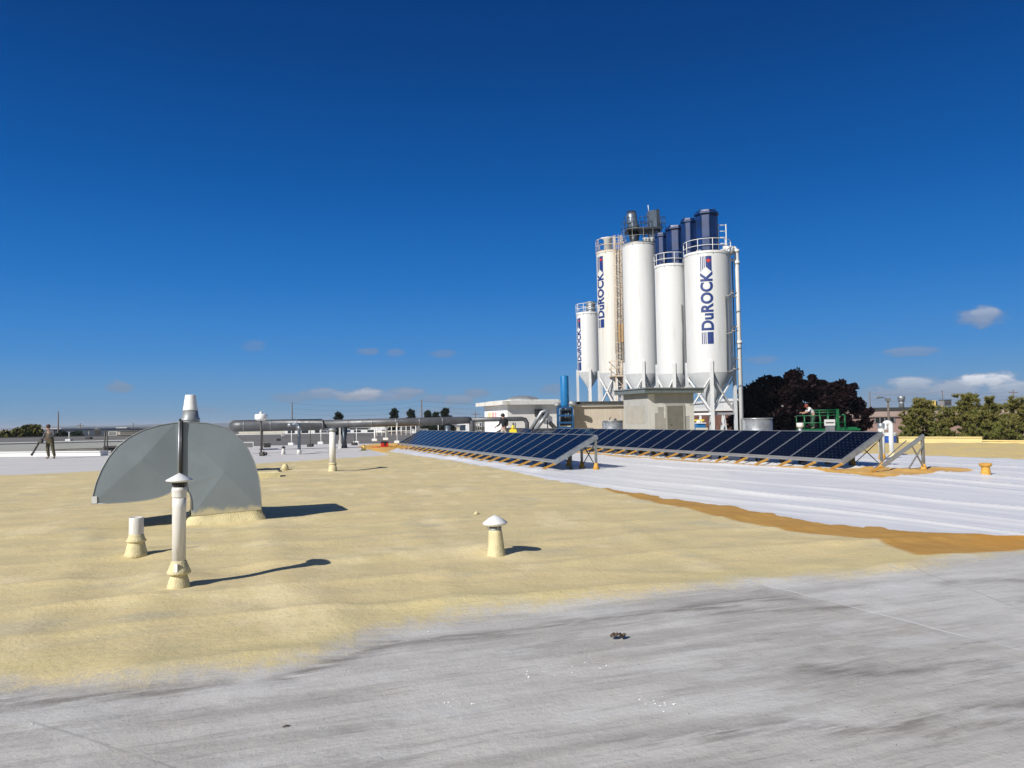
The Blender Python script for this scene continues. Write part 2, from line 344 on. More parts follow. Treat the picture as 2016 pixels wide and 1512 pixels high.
def height(x, y, detail=True):
    x = np.asarray(x, float); y = np.asarray(y, float)
    u = x*UX.x+y*UX.y; v = x*VX.x+y*VX.y
    h = .10*smooth((x-5)/5.5)*smooth((y-12)/8)
    sf = sdf(x, y, foam_poly); fm = smooth((sf+.22)/.5)
    h = h + .035*fm
    swn = smooth((sdf(x, y, white_poly)+.1)/.3)
    # foam lift lines run along U, white coating ridges along V
    wf = v + 1.3*(vnoise(u*.22, v*.35, 1)-.5)+.35*(vnoise(u*.9, v*.8, 2)-.5)
    ridge = np.abs(((wf*.78) % 1)-.5)*2; cr = ridge**5
    amp = .6+.9*vnoise(u*.3, v*.5, 5)
    hf = .034*cr*amp + .030*(vnoise(u*.55, v*.9, 3)-.5) + .022*(vnoise(u*1.6, v*2.6, 4)-.5) + .010*(vnoise(u*3.7+v, v*4.6, 6)-.5) + .016*(np.abs(((u*.35+v*.9+1.6*vnoise(u*.3,v*.3,17)) % 1)-.5)*2)**6*smooth(vnoise(u*.35,v*.35,18)*3-1.2)
    ww = u*.90 + v*.10 + 1.5*(vnoise(u*.35+2, v*.07, 11)-.5)+.7*(vnoise(u*.9, v*.12, 15)-.5)+.3*(vnoise(u*1.2, v*.4, 12)-.5)
    rw = np.abs(((ww*.72) % 1)-.5)*2
    rw2 = np.abs(((ww*1.9+.3) % 1)-.5)*2
    hw = .050*rw**6*(.35+1.1*vnoise(u*.7, v*.15, 14)) + .014*rw2**6 + .012*(vnoise(u*.8, v*.4, 13)-.5)
    h = h + (hf*(1-swn)+1.1*hw*swn)*fm
    h = h + (1-fm)*(.012*(vnoise(u*.5, v*1.2, 8)-.5)+.009*(vnoise(u*2.5, v*4, 9)-.5)+.004*(vnoise(u*7, v*9, 19)-.5))
    for (L_, u0_, wd_, ln_, am_) in ((L1,-.55,.30,24.5,.07),(L2,-.75,.28,32,.05)):
        uu = (x-L_.x)*UX.x+(y-L_.y)*UX.y-u0_; v2 = (x-L_.x)*VX.x+(y-L_.y)*VX.y
        h = h + am_*np.exp(-(uu/wd_)**2)*smooth((v2+.6)/.6)*smooth((ln_-v2)/.6)*(.35+1.0*vnoise(v2*1.7, uu*2, 21))
    for (l_, wd_, a_) in pass_lines: h = h + .5*a_*fm*np.exp(-(pdist(x, y, l_)/wd_)**2)*(.5+vnoise(x*1.3, y*1.3, 31))
    for (c, r, a) in mounds: h = h + a*np.exp(-((x-c[0])**2+(y-c[1])**2)/(r*r*.35))
    return h
def hz_(x, y): return float(height(np.array([x]), np.array([y]))[0])
def gp(px, py):                              # photo pixel -> point standing on the roof
    z = 0.0
    for _ in range(8): p = at(px, py, z); z = hz_(p.x, p.y)
    return Vector((p.x, p.y, z))
ys = [-4.0]
while ys[-1] < 60: ys.append(ys[-1]+max(.045, .011*abs(ys[-1])) if ys[-1] > 2 else ys[-1]+.25)
xs = [0.0]
while xs[-1] < 42: xs.append(xs[-1]+(.05 if xs[-1] < 5.5 else min(.3, .05+(xs[-1]-5.5)*.012)))
xs = [-x for x in xs[:0:-1]]+xs
X, Y = np.meshgrid(np.array(xs), np.array(ys)); nx, ny = len(xs), len(ys)
roof_outline = [(-42,-4),(34,-4),(34,31.5),(24.9,36.7),(19.4,39.6),(14.5,41.5),(14,48),(6,57),(-14,60),(-42,47)]
Xf, Yf = X.ravel(), Y.ravel(); Zf = height(Xf, Yf)
inside = (sdf(Xf, Yf, roof_outline) > 0).reshape(ny, nx)
idx = np.arange(nx*ny).reshape(ny, nx)
ok = inside[:-1,:-1] & inside[1:,:-1] & inside[:-1,1:] & inside[1:,1:]
quads = np.stack([idx[:-1,:-1][ok], idx[:-1,1:][ok], idx[1:,1:][ok], idx[1:,:-1][ok]], 1)
used = np.unique(quads); remap = -np.ones(nx*ny, int); remap[used] = np.arange(len(used)); quads = remap[quads]
vx, vy, vz = Xf[used], Yf[used], Zf[used]
me = bpy.data.meshes.new('rooftop')
me.vertices.add(len(used)); me.vertices.foreach_set('co', np.stack([vx,vy,vz],1).ravel())
me.loops.add(quads.size); me.loops.foreach_set('vertex_index', quads.ravel())
me.polygons.add(len(quads)); me.polygons.foreach_set('loop_start', np.arange(0, quads.size, 4)); me.polygons.foreach_set('loop_total', np.full(len(quads), 4))
me.update(); me.validate()
me.polygons.foreach_set('use_smooth', np.ones(len(me.polygons), bool))
def attr(name, arr):
    a = me.attributes.new(name, 'FLOAT', 'POINT'); a.data.foreach_set('value', arr.astype(np.float32))
attr('foam', sdf(vx, vy, foam_poly)); attr('brown', sdf(vx, vy, brown_poly)); attr('coat', sdf(vx, vy, white_poly))
attr('orange', np.maximum(sdf(vx, vy, orange_poly), sdf(vx, vy, orange2_poly)))
st = np.zeros(len(vx))
for l, wd in zip(stain_lines, stain_w): st = np.maximum(st, np.exp(-(pdist(vx, vy, l)/wd)**2))
attr('stain', st)
def sline(l):
    a, b = np.array(l[0]), np.array(l[1]); e = (b-a)/np.linalg.norm(b-a)
    return (vx-a[0])*(-e[1])+(vy-a[1])*e[0]
attr('seam_a', sline(seamA)); attr('seam_b', sline(seamB)); attr('seam_c', sline(seamC))
rm = bpy.data.materials.new('sprayed_roof'); rm.use_nodes = True; n = N(rm.node_tree); n.nodes.clear()
out = n.new('ShaderNodeOutputMaterial'); P = n.new('ShaderNodeBsdfPrincipled'); n.link(P.outputs[0], out.inputs[0])
pos = n.new('ShaderNodeNewGeometry').outputs['Position']
def A(s): return n.new('ShaderNodeAttribute', attribute_name=s).outputs['Fac']
rot = n.mapping(pos, rot=(0,0,-PHI))
e1 = n.math('MULTIPLY', n.math('SUBTRACT', n.noise(pos, 2.2, 6, .65), .5), .55)
e2 = n.math('MULTIPLY', n.math('SUBTRACT', n.noise(pos, 3.5, 6, .7), .5), .30)
streak = n.noise(n.mapping(rot, sc=(.35, 3.2, 1)), 1.1, 7, .62, .2)
streak2 = n.noise(n.mapping(rot, loc=(7,3,0), sc=(.6, 6, 1)), 3.0, 6, .65, .3)
blot = n.noise(pos, .55, 5, .6)
fine = n.noise(pos, 60, 4, .65)
sepP = n.new('ShaderNodeSeparateXYZ'); n.link(pos, sepP.inputs[0])
g = n.mix(n.step(streak, .34, .64), (.405,.39,.355), (.555,.537,.495))
g = n.mix(n.step(blot, .45, .68, 0, .5), g, (.40,.375,.335))
g = n.mix(n.step(streak2, .52, .72, 0, .6), g, (.26,.245,.225))
g = n.mix(n.step(n.noise(pos, 9, 5, .7), .56, .74, 0, .45), g, (.62,.60,.57))
g = n.mix(n.step(n.noise(n.mapping(rot, sc=(1,2.4,1)), 14, 6, .75), .54, .70, 0, .35), g, (.26,.245,.22))
g = n.mix(n.step(n.noise(n.mapping(rot, loc=(9,2,0), sc=(1,2,1)), .8, 6, .65), .48, .64, 0, .6), g, (.62,.61,.58))
g = n.mix(n.step(n.noise(n.mapping(rot, loc=(2,7,0), sc=(.8,2,1)), 1.0, 6, .68, .4), .54, .70, 0, .55), g, (.27,.255,.235))
g = n.mix(n.step(fine, .62, .75, 0, .35), g, (.24,.24,.24))
stn = n.math('MULTIPLY', A('stain'), n.step(n.noise(n.mapping(rot, sc=(.8,5,1)), 2.6, 6, .7), .36, .6))
g = n.mix(n.math('MULTIPLY', stn, .72), g, (.16,.14,.125))
far = n.step(sepP.outputs[1], 17, 24)
g = n.mix(far, g, n.mix(n.step(streak, .4, .62), (.64,.62,.60), (.54,.525,.50)))
for nm, dk in (('seam_a',1),('seam_b',0),('seam_c',0)):
    s_ = A(nm); near_ = n.step(sepP.outputs[1], 14, 12, 0, 1)
    ln = n.math('MULTIPLY', n.math('MULTIPLY', n.step(n.math('ABSOLUTE', s_), .004, .014, 1, 0), near_), n.step(n.noise(pos, 1.3, 3), .38, .55, .1, .9))
    g = n.mix(n.math('MULTIPLY', ln, .9 if dk else .45), g, (.70,.70,.69) if dk else (.22,.21,.2))
    if dk:
        tone = n.math('MULTIPLY', n.step(s_, 0, .01), near_)
        g = n.mix(n.math('MULTIPLY', tone, .16), g, (.68,.67,.65))
# foam
fn = n.math('ADD', A('foam'), e1)
f1 = n.mix(n.step(n.noise(pos, .8, 5, .6), .33, .66), (.62,.515,.265), (.69,.555,.29))
f1 = n.mix(n.step(n.noise(n.mapping(rot, sc=(.5,2.2,1)), 1.6, 5, .6), .44, .7, 0, .7), f1, (.54,.465,.265))
f1 = n.mix(n.step(n.noise(n.mapping(rot, loc=(4,1,0), sc=(1.2,.7,1)), .75, 5, .62), .52, .66, 0, .65), f1, (.78,.655,.39))
f1 = n.mix(n.step(n.noise(n.mapping(rot, loc=(1,9,0), sc=(.8,1.2,1)), .9, 5, .6), .55, .68, 0, .6), f1, (.47,.43,.30))
f1 = n.mix(n.step(streak2, .5, .75, 0, .4), f1, (.75,.64,.33))
f1 = n.mix(n.step(n.noise(pos, 26, 5, .7), .5, .72, 0, .30), f1, (.74,.68,.46))
f1 = n.mix(n.step(fine, .42, .66, 0, .16), f1, (.40,.35,.20))
rim = n.math('MULTIPLY', n.step(fn, .0, .25), n.step(fn, .9, .3))
f1 = n.mix(n.math('MULTIPLY', rim, .30), f1, (.60,.52,.24))
f1 = n.mix(n.math('MULTIPLY', n.step(sepP.outputs[0], 9, 14), n.step(sepP.outputs[1], 20, 24)), f1, n.mix(n.step(n.noise(pos, .9, 4), .4, .62), (.70,.53,.21), (.62,.50,.25)))
c = n.mix(n.step(n.math('ADD', fn, n.math('ADD', n.math('MULTIPLY', n.math('SUBTRACT', n.noise(pos, 48, 3, .7), .5), .5), n.math('MULTIPLY', n.math('SUBTRACT', n.noise(pos, 9, 5, .7), .5), .5))), -.16, .24), g, f1)
# brown aged foam
bn = n.math('ADD', A('brown'), n.math('MULTIPLY', e2, .35))
b1 = n.mix(n.step(n.noise(n.mapping(rot, sc=(3,.8,1)), 1.5, 6, .7), .3, .7), (.52,.30,.075), (.43,.235,.055))
b1 = n.mix(n.math('MULTIPLY', n.step(sepP.outputs[0], 4.6, 7.5), n.step(n.noise(pos, 1.8, 5, .7), .36, .6)), b1, (.66,.29,.025))
c = n.mix(n.step(bn, -.03, .08), c, b1)
wn_ = n.math('ADD', n.math('ADD', A('coat'), n.math('MULTIPLY', e2, .8)), n.math('MULTIPLY', n.math('SUBTRACT', n.noise(rot, 11, 4, .7), .5), .09))
w1 = n.mix(n.step(n.noise(n.mapping(rot, sc=(3,.5,1)), 1.2, 6, .65), .35, .66), (.80,.79,.765), (.725,.72,.715))
w1 = n.mix(n.step(n.noise(pos, 14, 5, .75), .63, .78, 0, .25), w1, (.58,.60,.65))
wm = n.step(wn_, -.008, .02)
c = n.mix(wm, c, w1)
on = n.math('ADD', A('orange'), n.math('MULTIPLY', e2, 1.3))
om = n.step(on, -.03, .06)
c = n.mix(om, c, n.mix(n.step(n.noise(pos, 2.5, 5, .7), .35, .65), (.76,.48,.13), (.68,.36,.06)))
n.inp(P.inputs['Base Color'], c)
n.inp(P.inputs['Roughness'], n.mix(wm, (.78,.78,.78), (.42,.42,.42)))
P.inputs['Specular IOR Level'].default_value = .35
bh = n.math('ADD', n.math('MULTIPLY', n.noise(pos, 32, 5, .65), .5), n.math('MULTIPLY', n.noise(pos, 9, 4, .6), .8))
bh = n.math('ADD', bh, n.math('MULTIPLY', streak2, .9))
bh = n.math('ADD', bh, n.math('MULTIPLY', n.noise(pos, 17, 3, .5), n.step(fn, -.1, .3, 0, .5)))
bh = n.math('ADD', bh, n.math('MULTIPLY', n.noise(n.mapping(rot, sc=(1,1.8,1)), 85, 5, .7), .35))
wn1 = n.new('ShaderNodeTexNoise'); wn1.inputs['Scale'].default_value = 1.6; wn1.inputs['Detail'].default_value = 5; n.link(pos, wn1.inputs['Vector']); wva = n.new('ShaderNodeVectorMath', operation='MULTIPLY_ADD'); n.link(wn1.outputs['Color'], wva.inputs[0]); wva.inputs[1].default_value = (.9,.9,0); n.link(rot, wva.inputs[2]); wob_ = n.mapping(wva.outputs[0], sc=(.55,1.5,1))
vor = n.new('ShaderNodeTexVoronoi', feature='DISTANCE_TO_EDGE'); vor.inputs['Scale'].default_value = 1.7; n.link(wob_, vor.inputs['Vector'])
bh = n.math('ADD', bh, n.math('MULTIPLY', n.math('MULTIPLY', n.step(vor.outputs[0], .012, .0), n.math('MULTIPLY', n.step(n.noise(pos, 1.1, 2), .48, .66), n.step(fn, .0, -.3))), -.22))
bm_ = n.new('ShaderNodeBump'); bm_.inputs['Distance'].default_value = .014
n.inp(bm_.inputs['Strength'], n.math('ADD', n.step(fn, -.2, .3, .6, .7), n.math('MULTIPLY', wm, -.55)))
n.link(bh, bm_.inputs['Height']); n.link(bm_.outputs[0], P.inputs['Normal'])
me.materials.append(rm)
roof = bpy.data.objects.new('rooftop', me); COL.objects.link(roof); tag(roof, kind='structure')

# ground far below, hills at the horizon
GZ = -5.5
gmat = mat('ground', (.10,.105,.07), .95, var=.3, vscale=.02, col2=(.16,.15,.13))
mb = MB(); mb.add([(-9000,-300,GZ),(9000,-300,GZ),(9000,14000,GZ),(-9000,14000,GZ)], [(0,1,2,3)]); tag(mb.build('ground', gmat), kind='structure')
hm = mat('wooded_hills', (.045,.065,.035), .95, var=.4, vscale=.004, col2=(.09,.10,.06), stretch=(1,1,3))
def hills(Yd, prof, depth=900):
    """prof: list of (px, py) skyline"""
    mb = MB(); vs = []; n_ = 0; P_ = []
    for i in range(len(prof)-1):
        for k in range(10):
            t = k/10; P_.append((prof[i][0]*(1-t)+prof[i+1][0]*t, prof[i][1]*(1-t)+prof[i+1][1]*t+random.uniform(-.35,.35)))
    for (px, py) in P_:
        q = aty(px, py, Yd); top = max(q.z, GZ+1)
        vs += [(q.x, Yd-depth, GZ-1), (q.x, Yd-depth*.5, GZ+(top-GZ)*.6), (q.x, Yd, top), (q.x, Yd+depth, GZ-1)]
    m = len(P_)
    mb.add(vs, [(i*4+j, (i+1)*4+j, (i+1)*4+j+1, i*4+j+1) for i in range(m-1) for j in range(3)], True)
    return mb.build('hills', hm)
tag(hills(6000, [(-600,846),(-200,847),(0,844),(60,842),(140,838),(230,838),(300,835),(440,833),(600,832),(760,829),(900,829),(1100,827),(1400,823),(1700,818),(2016,812),(2500,806)]), kind='structure')
# ------------------------------------------------------------------ helpers for placed things
def zat(px, py, Y): return aty(px, py, Y).z
def loc3(v): return (v.x, v.y, v.z)
def scale_at(px, Y): return Y/FPX             # metres per photo pixel at depth Y

# ------------------------------------------------------------------ big gooseneck duct
TH = R_(24); DU = Vector((math.cos(TH), math.sin(TH), 0)); DV = Vector((-math.sin(TH), math.cos(TH), 0))
base = gp(446, 1024); P0 = at(446, 1009, base.z+.16)
def onduct(px, py):
    d = ray(px, py); t = (P0-Vector((0,0,CAMZ))).dot(DV)/d.dot(DV); q = Vector((0,0,CAMZ))+d*t-Vector((base.x, base.y, base.z))
    return (q.dot(DU), q.z)
y0d = (P0-base).dot(DV)
duct = thing('gooseneck_duct', 'large grey sheet metal gooseneck arch standing on the tan foam behind the slim capped pipe', 'duct', loc3(base), TH)
outer = [(180,992),(183,975),(189,951),(199,926),(213,901),(231,879),(254,861),(281,847),(312,837.5),(345,832),(380,831),(410,833.5),(436,840),(458,851),(476,867),(490,887),(501,910),(509,937),(513,966),(515,1003)]
inner = [(377,1017),(377.5,1003),(376.5,985),(373,972),(367,965),(359,961),(350,961),(341,964),(334,971)]
bottom = [(318,977),(300,982),(280,985.5),(250,988.5),(215,990.8)]
po = [onduct(*p) for p in outer]; pi_ = [onduct(*p) for p in inner]; pb = [onduct(*p) for p in bottom]
DEP = 1.05
mb = MB()
loop = po+pi_+pb; nL = len(loop)
seam_t = 9
left = po[:10]+[pi_[6]]+pi_[7:]+pb
right = po[9:]+pi_[:7]
def fan(mb, pl, cc, bulge, y):
    c = onduct(*cc); vs = [(c[0], y-bulge, c[1])]+[(x, y, z) for x, z in pl]
    m = len(pl); mb.add(vs, [(0, (i+1) % m+1, i+1) for i in range(m)])
# cross-broken face: quadrant facets around the break centre
def crossbroken(mb, pl, cuts, cc, bulge, y):
    c = onduct(*cc); m = len(pl); cuts = sorted(cuts)
    for a, b in zip(cuts, cuts[1:]+[cuts[0]+m]):
        ids = [(i % m) for i in range(a, b+1)]
        mb.add([(c[0], y-bulge, c[1])]+[(pl[i][0], y, pl[i][1]) for i in ids], [(0, k+2, k+1) for k in range(len(ids)-1)])
crossbroken(mb, left, [0, 4, 9, 10, 14], (278,906), .036, y0d)
crossbroken(mb, right, [0, 5, 10, 11, 16], (440,930), .038, y0d)
vs = [(x, y0d, z) for x, z in loop]+[(x, y0d+DEP, z) for x, z in loop]
mb.add(vs, [(i, (i+1) % nL, nL+(i+1) % nL, nL+i) for i in range(nL) if not (len(po)+len(pi_)-1 <= i < nL)]+[tuple(range(nL, 2*nL))])
md_ = MT['duct'].node_tree; n = N(md_); pr_ = [q for q in md_.nodes if q.type == 'BSDF_PRINCIPLED'][0]
old = pr_.inputs['Base Color'].links[0].from_socket; oc = n.new('ShaderNodeTexCoord').outputs['Object']; sp_ = n.new('ShaderNodeSeparateXYZ'); n.link(oc, sp_.inputs[0])
ov = n.step(n.math('SUBTRACT', n.math('SUBTRACT', sp_.outputs[2], pi_[0][1]), n.math('MULTIPLY', n.math('SUBTRACT', n.noise(oc, 5, 6, .7), .5), .28)), .14, .02)
n.inp(pr_.inputs['Base Color'], n.mix(n.math('MULTIPLY', ov, n.step(sp_.outputs[0], pi_[0][0]-.15, pi_[0][0]-.02)), old, (.60,.53,.34)))
mb.build('body', 'duct', duct)
mb = MB(); mb.tube([(x, y0d-.004, z) for x, z in po], .006, 8); mb.tube([(x, y0d-.006, z) for x, z in pi_[1:]+pb+[po[0]]], .007, 8)
mb.tube([(x, y0d+DEP, z) for x, z in po], .007, 8); mb.build('seam_rim', 'galv_dull', duct)
sx0, sz0 = onduct(355, 830); sx1, sz1 = onduct(353, 962)
mb = MB(); mb.tube([(sx0-.012, y0d-.022, sz0+.012),(sx1-.012, y0d-.026, sz1)], .016, 8); mb.build('joint_strip', 'galv', duct)
mb = MB(); mb.tube([(sx0+.022, y0d-.03, sz0+.02),(sx1+.022, y0d-.034, sz1)], .019, 8); mb.tube([(sx0+.0, y0d-.03, sz0+.025),(sx0+.0, y0d+.4, sz0+.02)], .02, 8); mb.build('rubber_seal', 'black', duct)
a = onduct(181, 992); b = onduct(191, 977)
mb = MB(); mb.box(a[0]-.004, b[0], y0d-.016, y0d+.05, a[1]+.004, b[1]); mb.build('tape_patch', 'white', duct)
b0 = pi_[0][0]-.0; b1 = po[-1][0]+.0; zc = pi_[0][1]; zr = po[-1][1]
mb = MB()   # foamed curb, flared towards the roof
prof = [(-.16,-.12),(-.09,.0),(-.045,.09),(-.012,zc-.03),(-.012,zc-.002)]
vs = []
for j, (e, z) in enumerate(prof):
    k = -e*1.0
    ring = []
    for (x, y, sxx, syy) in ((b0,y0d,-1,-1),(b1,y0d,1,-1),(b1,y0d+DEP,1,1),(b0,y0d+DEP,-1,1)): ring.append((x, y, sxx, syy))
    for q in range(4):
        x, y, s1, s2 = ring[q]; x2, y2, t1, t2 = ring[(q+1) % 4]
        for t in range(6):
            f = t/6; ox = s1*(1-f)+t1*f; oy = s2*(1-f)+t2*f
            wob = 1+.35*mnoise.noise(Vector((x*(1-f)+x2*f, y*(1-f)+y2*f, z))*3)
            vs.append((x*(1-f)+x2*f+(s1 if q in (1,3) else ox)*k*wob, y*(1-f)+y2*f+(s2 if q in (0,2) else oy)*k*wob, z+(.0 if j < 3 else (zr-zc)*((x*(1-f)+x2*f)-b0)/(b1-b0))))
fs = [(r*24+i, r*24+(i+1) % 24, (r+1)*24+(i+1) % 24, (r+1)*24+i) for r in range(4) for i in range(24)]
mb.add(vs, fs, True); mb.build('curb', 'cream2', duct)

# ------------------------------------------------------------------ roof vents and pipes
def profile_thing(name, label, cat, px, py, parts, group=None, Y=None, n=28, z0=None):
    """parts: (part name, material, [(half width px, py)...]) around the axis at px"""
    g = gp(px, py) if Y is None else Vector((aty(px, py, Y).x, Y, 0))
    if Y is not None: g.z = hz_(g.x, g.y) if z0 is None else z0
    t = thing(name, label, cat, loc3(g), 0, group)
    for pn, m, pr in parts:
        mb = MB(); mb.lathe([(hw*g.y/FPX, zat(px, yy, g.y)-g.z) for hw, yy in pr], n, wob=.05 if 'boot' in pn else 0, seed=px); mb.build(pn, m, t)
    return t, g
t, g = profile_thing('vent_pipe', 'tall slim white vent pipe with a cone cap before the grey arch duct', 'vent pipe', 352, 1156, [
 ('pipe','pipewhite',[(12.7,1120),(12.7,1000),(12.9,999),(12.9,978)]), ('upper_sleeve','pipewhite',[(13.6,979),(13.8,977),(13.6,966),(14.1,965),(14.1,963),(13.2,962),(13.2,959)]), ('inner_throat','black',[(10.5,960),(10.5,946)]),
 ('storm_collar','creamy',[(21.5,1129),(22.4,1126),(19,1118),(15,1107),(13.2,1103)]),
 ('foam_boot','creamy',[(23,1163),(21,1152),(18.5,1143),(15.5,1133),(14.5,1129),(14,1122)]),
 ('cap','white',[(5,951),(24.2,946.5),(24.8,945.5),(24,944),(.3,931)])], group='capped roof vents on the tan foam')
mb = MB(); s_ = g.y/FPX
for k in range(18): a = 2*math.pi*k/18; mb.bar((12.6*s_*math.cos(a), 12.6*s_*math.sin(a), zat(352,957,g.y)-g.z), (12.6*s_*math.cos(a), 12.6*s_*math.sin(a), zat(352,945,g.y)-g.z), .007, .003)
mb.build('cap_cage', 'darksteel', t)
mb = MB(); mb.box(-.004, .03, -21*s_, -17*s_, zat(352,1124,g.y)-g.z, zat(352,1106,g.y)-g.z, .004); mb.build('collar_clamp', 'white', t)
t, g = profile_thing('vent_pipe', 'short open white pipe stub in a tan boot, left of the slim capped white pipe', 'vent pipe', 268, 1090, [
 ('pipe','pipewhite',[(13.2,1070),(13.4,1052),(13.0,1020),(12.2,1018),(11.4,1020),(11.4,1040)]),
 ('storm_collar','creamy',[(18,1066),(18.4,1063),(16,1060),(14,1054),(13.4,1051)]),
 ('foam_boot','creamy',[(23,1097),(20,1088),(17.5,1078),(15.5,1067),(14.5,1060)])])
t, g = profile_thing('mushroom_vent', 'squat cream vent with a wide white conical hat, alone on the foam at the centre', 'roof vent', 977, 1089, [
 ('foam_boot','creamy',[(21,1098),(17.5,1090),(16,1075),(14.5,1058),(13.2,1046),(12.8,1043)]), ('neck','galv_dull',[(12.2,1047),(12.4,1037)]),
 ('cap','white',[(6,1037),(22,1033),(24.6,1029.5),(24.4,1028.5),(12,1019),(.3,1013.5)])], group='capped roof vents on the tan foam')
t.rotation_euler.y = R_(-1.5)
s_ = g.y/FPX
for k in range(3): a = k*2.1+.9; mb = MB(); mb.bar((12.6*s_*math.cos(a),12.6*s_*math.sin(a),zat(977,1044,g.y)-g.z),(18*s_*math.cos(a),18*s_*math.sin(a),zat(977,1033,g.y)-g.z),.012,.003); mb.build('cap_strap','galv_dull',t)
t, g = profile_thing('vent_pipe', 'slender white pipe with a dark dish cap at the far edge of the tan foam', 'vent pipe', 655, 928, [
 ('pipe','pipewhite',[(6.3,915),(6.2,850)]), ('storm_collar','creamy',[(7.4,914.5),(8.2,913.5),(6.4,911)]), ('foam_boot','creamy',[(9.6,931),(8.4,926),(6.8,914)]),
 ('cap','galv_dull',[(3,851),(8.2,848),(8.4,846),(6,843),(1,842)])])
profile_thing('mushroom_vent', 'orange foamed stump vent with a flared top on the white coating at far right', 'roof vent', 1941, 935, [
 ('foam_boot','orange',[(12,938),(9.5,935),(7.6,922),(7,918)]), ('cap','orange',[(5,920),(10,918),(11.6,914),(11.2,912),(4,911)])])
profile_thing('mushroom_vent', 'small white cone vent with a black cap near the long duct', 'roof vent', 558, 895, [('cone','pipewhite',[(4.6,896),(3,885),(2.2,882)]), ('cap','black',[(2,883.5),(4.4,881.5),(1,878)])], n=14)
profile_thing('mushroom_vent', 'small yellow cone vent on the orange patch beside the red toolbox', 'roof vent', 716, 887, [('cone','yellowf',[(6,888),(3,880),(1.8,877.5)]), ('cap','orange',[(1.5,878.5),(3.2,877),(1,875)])], n=14)
profile_thing('mushroom_vent', 'tiny foam nub left of the centre vent with the conical hat', 'roof vent', 938, 1012, [('cone','creamy',[(6,1012),(3.2,1008.5),(1.2,1006.5)])], n=14)
t, g = profile_thing('vent_pipe', 'cream pipe with a grey coupling next to the white hooked pipe', 'vent pipe', 1737, 905, [
 ('pipe','pipewhite',[(5.6,903),(5.6,842)]), ('coupling','galv',[(6.2,843),(6.8,841.5),(6.8,834),(6,833)]), ('foam_boot','orange',[(8,906),(6,897),(5.8,893)])])
# hooked white pipe
g = gp(1756, 899); s_ = g.y/FPX; t = thing('hooked_vent_pipe', 'white pipe bent over like a cane, beside the cream pipe with the grey coupling', 'vent pipe', loc3(g))
zt = zat(1756, 837, g.y)-g.z
mb = MB(); arc = [(0,0,0),(0,0,zt-.0)]+[(-6.2*s_+6.2*s_*math.cos(a), 0, zt+5.5*s_*math.sin(a)) for a in [R_(q) for q in range(10,181,17)]]+[(-12.4*s_,0,zt-6*s_)]
mb.tube(arc, 4.5*s_, 18); mb.build('pipe','white',t)
mb = MB(); mb.tube([(-12.4*s_,0,zt-1*s_),(-12.4*s_,0,zt-9*s_)], 5.6*s_, 18); mb.build('outlet_collar','white',t)
mb = MB(); mb.lathe([(8*s_,-.03),(6*s_,.1),(5.2*s_,.16)]); mb.build('foam_boot','creamy',t)
# galvanised rings and stub behind the solar rows
def ring_tank(label, px, pyt, pyb, hw, Y, extra=False):
    q = aty(px, pyb, Y); q.z = hz_(q.x, q.y) if Y < 42 else 0; s_ = Y/FPX; t = thing('curb_ring', label, 'exhaust curb', loc3(q))
    h = zat(px, pyt, Y)-q.z; r = hw*s_
    mb = MB(); mb.lathe([(r,0),(r,h),(r-.03,h),(r-.03,.05)], 40, cap=False); mb.build('drum','galv',t)
    mb = MB(); mb.lathe([(r+.02,h-.05),(r+.025,h-.04),(r+.025,h),(r-.01,h+.006)], 40, cap=False); mb.build('rim','galv',t); mb = MB(); mb.lathe([(r-.034,h*.6),(.01,h*.6)], 32, cap=False); mb.build('damper','galv_dull',t)
    mb = MB(); mb.box(-r-.06,-r+.02,-.08,.08,h*.1,h*.98); mb.build('side_bracket','galv',t)
    if extra:
        mb = MB(); mb.tube([(-.15,0,h*.5),(-.18,0,h+.14),(-.1,0,h+.18)], .025, 8); mb.sphere((.12,0,h+.04), .08); mb.build('motor_bracket','darksteel',t)
    return t
ring_tank('wide galvanised ring curb in front of the dark purple tree', 1491.5, 823, 852, 28.5, 36)
ring_tank('galvanised drum against the beige wall, left of the yellow foam slab', 1207.5, 828, 856, 19, 41, True)
profile_thing('mushroom_vent', 'small metal mushroom vent between the ring curb and the green lift', 'roof vent', 1576, 862, [('neck','galv',[(4.2,865),(4.2,840)]),('cap','pipewhite',[(5,841.5),(6.8,840),(6.8,833),(6,832.5)])], Y=36, n=18)
# far drum with blue label, toolbox, scraps
q = aty(1752, 873, 40); t = thing('paint_drum', 'white drum with a blue label behind the hooked white pipe', 'drum', (q.x,q.y,0)); s_ = 40/FPX; h = zat(1752,853,40)
mb = MB(); mb.lathe([(12*s_,0),(12.3*s_,h*.25),(12.6*s_,h*.97),(12.9*s_,h)], 28); mb.build('drum','plastic',t)
mb = MB(); mb.lathe([(12.5*s_,h*.18),(12.9*s_,h*.8)], 28, cap=False); mb.build('label','bucketblue',t)
mb = MB(); mb.lathe([(13.2*s_,h*.95),(13.3*s_,h*1.02),(12*s_,h*1.05)], 28); mb.build('lid','plastic',t)
q = gp(757, 880); t = thing('tool_box', 'red and black tool box on the orange patch beside the near solar row', 'tool box', loc3(q), .3)
s_ = q.y/FPX; mb = MB(); mb.box(-7*s_,7*s_,-.2,.2,0,.26,.03); mb.build('body','red',t)
mb = MB(); mb.box(-7.4*s_,7.4*s_,-.21,.21,.262,.36,.04); mb.box(-.05,.05,-.23,-.21,.1,.3); mb.build('lid','black',t)
mb = MB(); mb.tube([(-.12,0,.36),(-.1,0,.42),(.1,0,.42),(.12,0,.36)],.015,8); mb.build('handle','black',t)
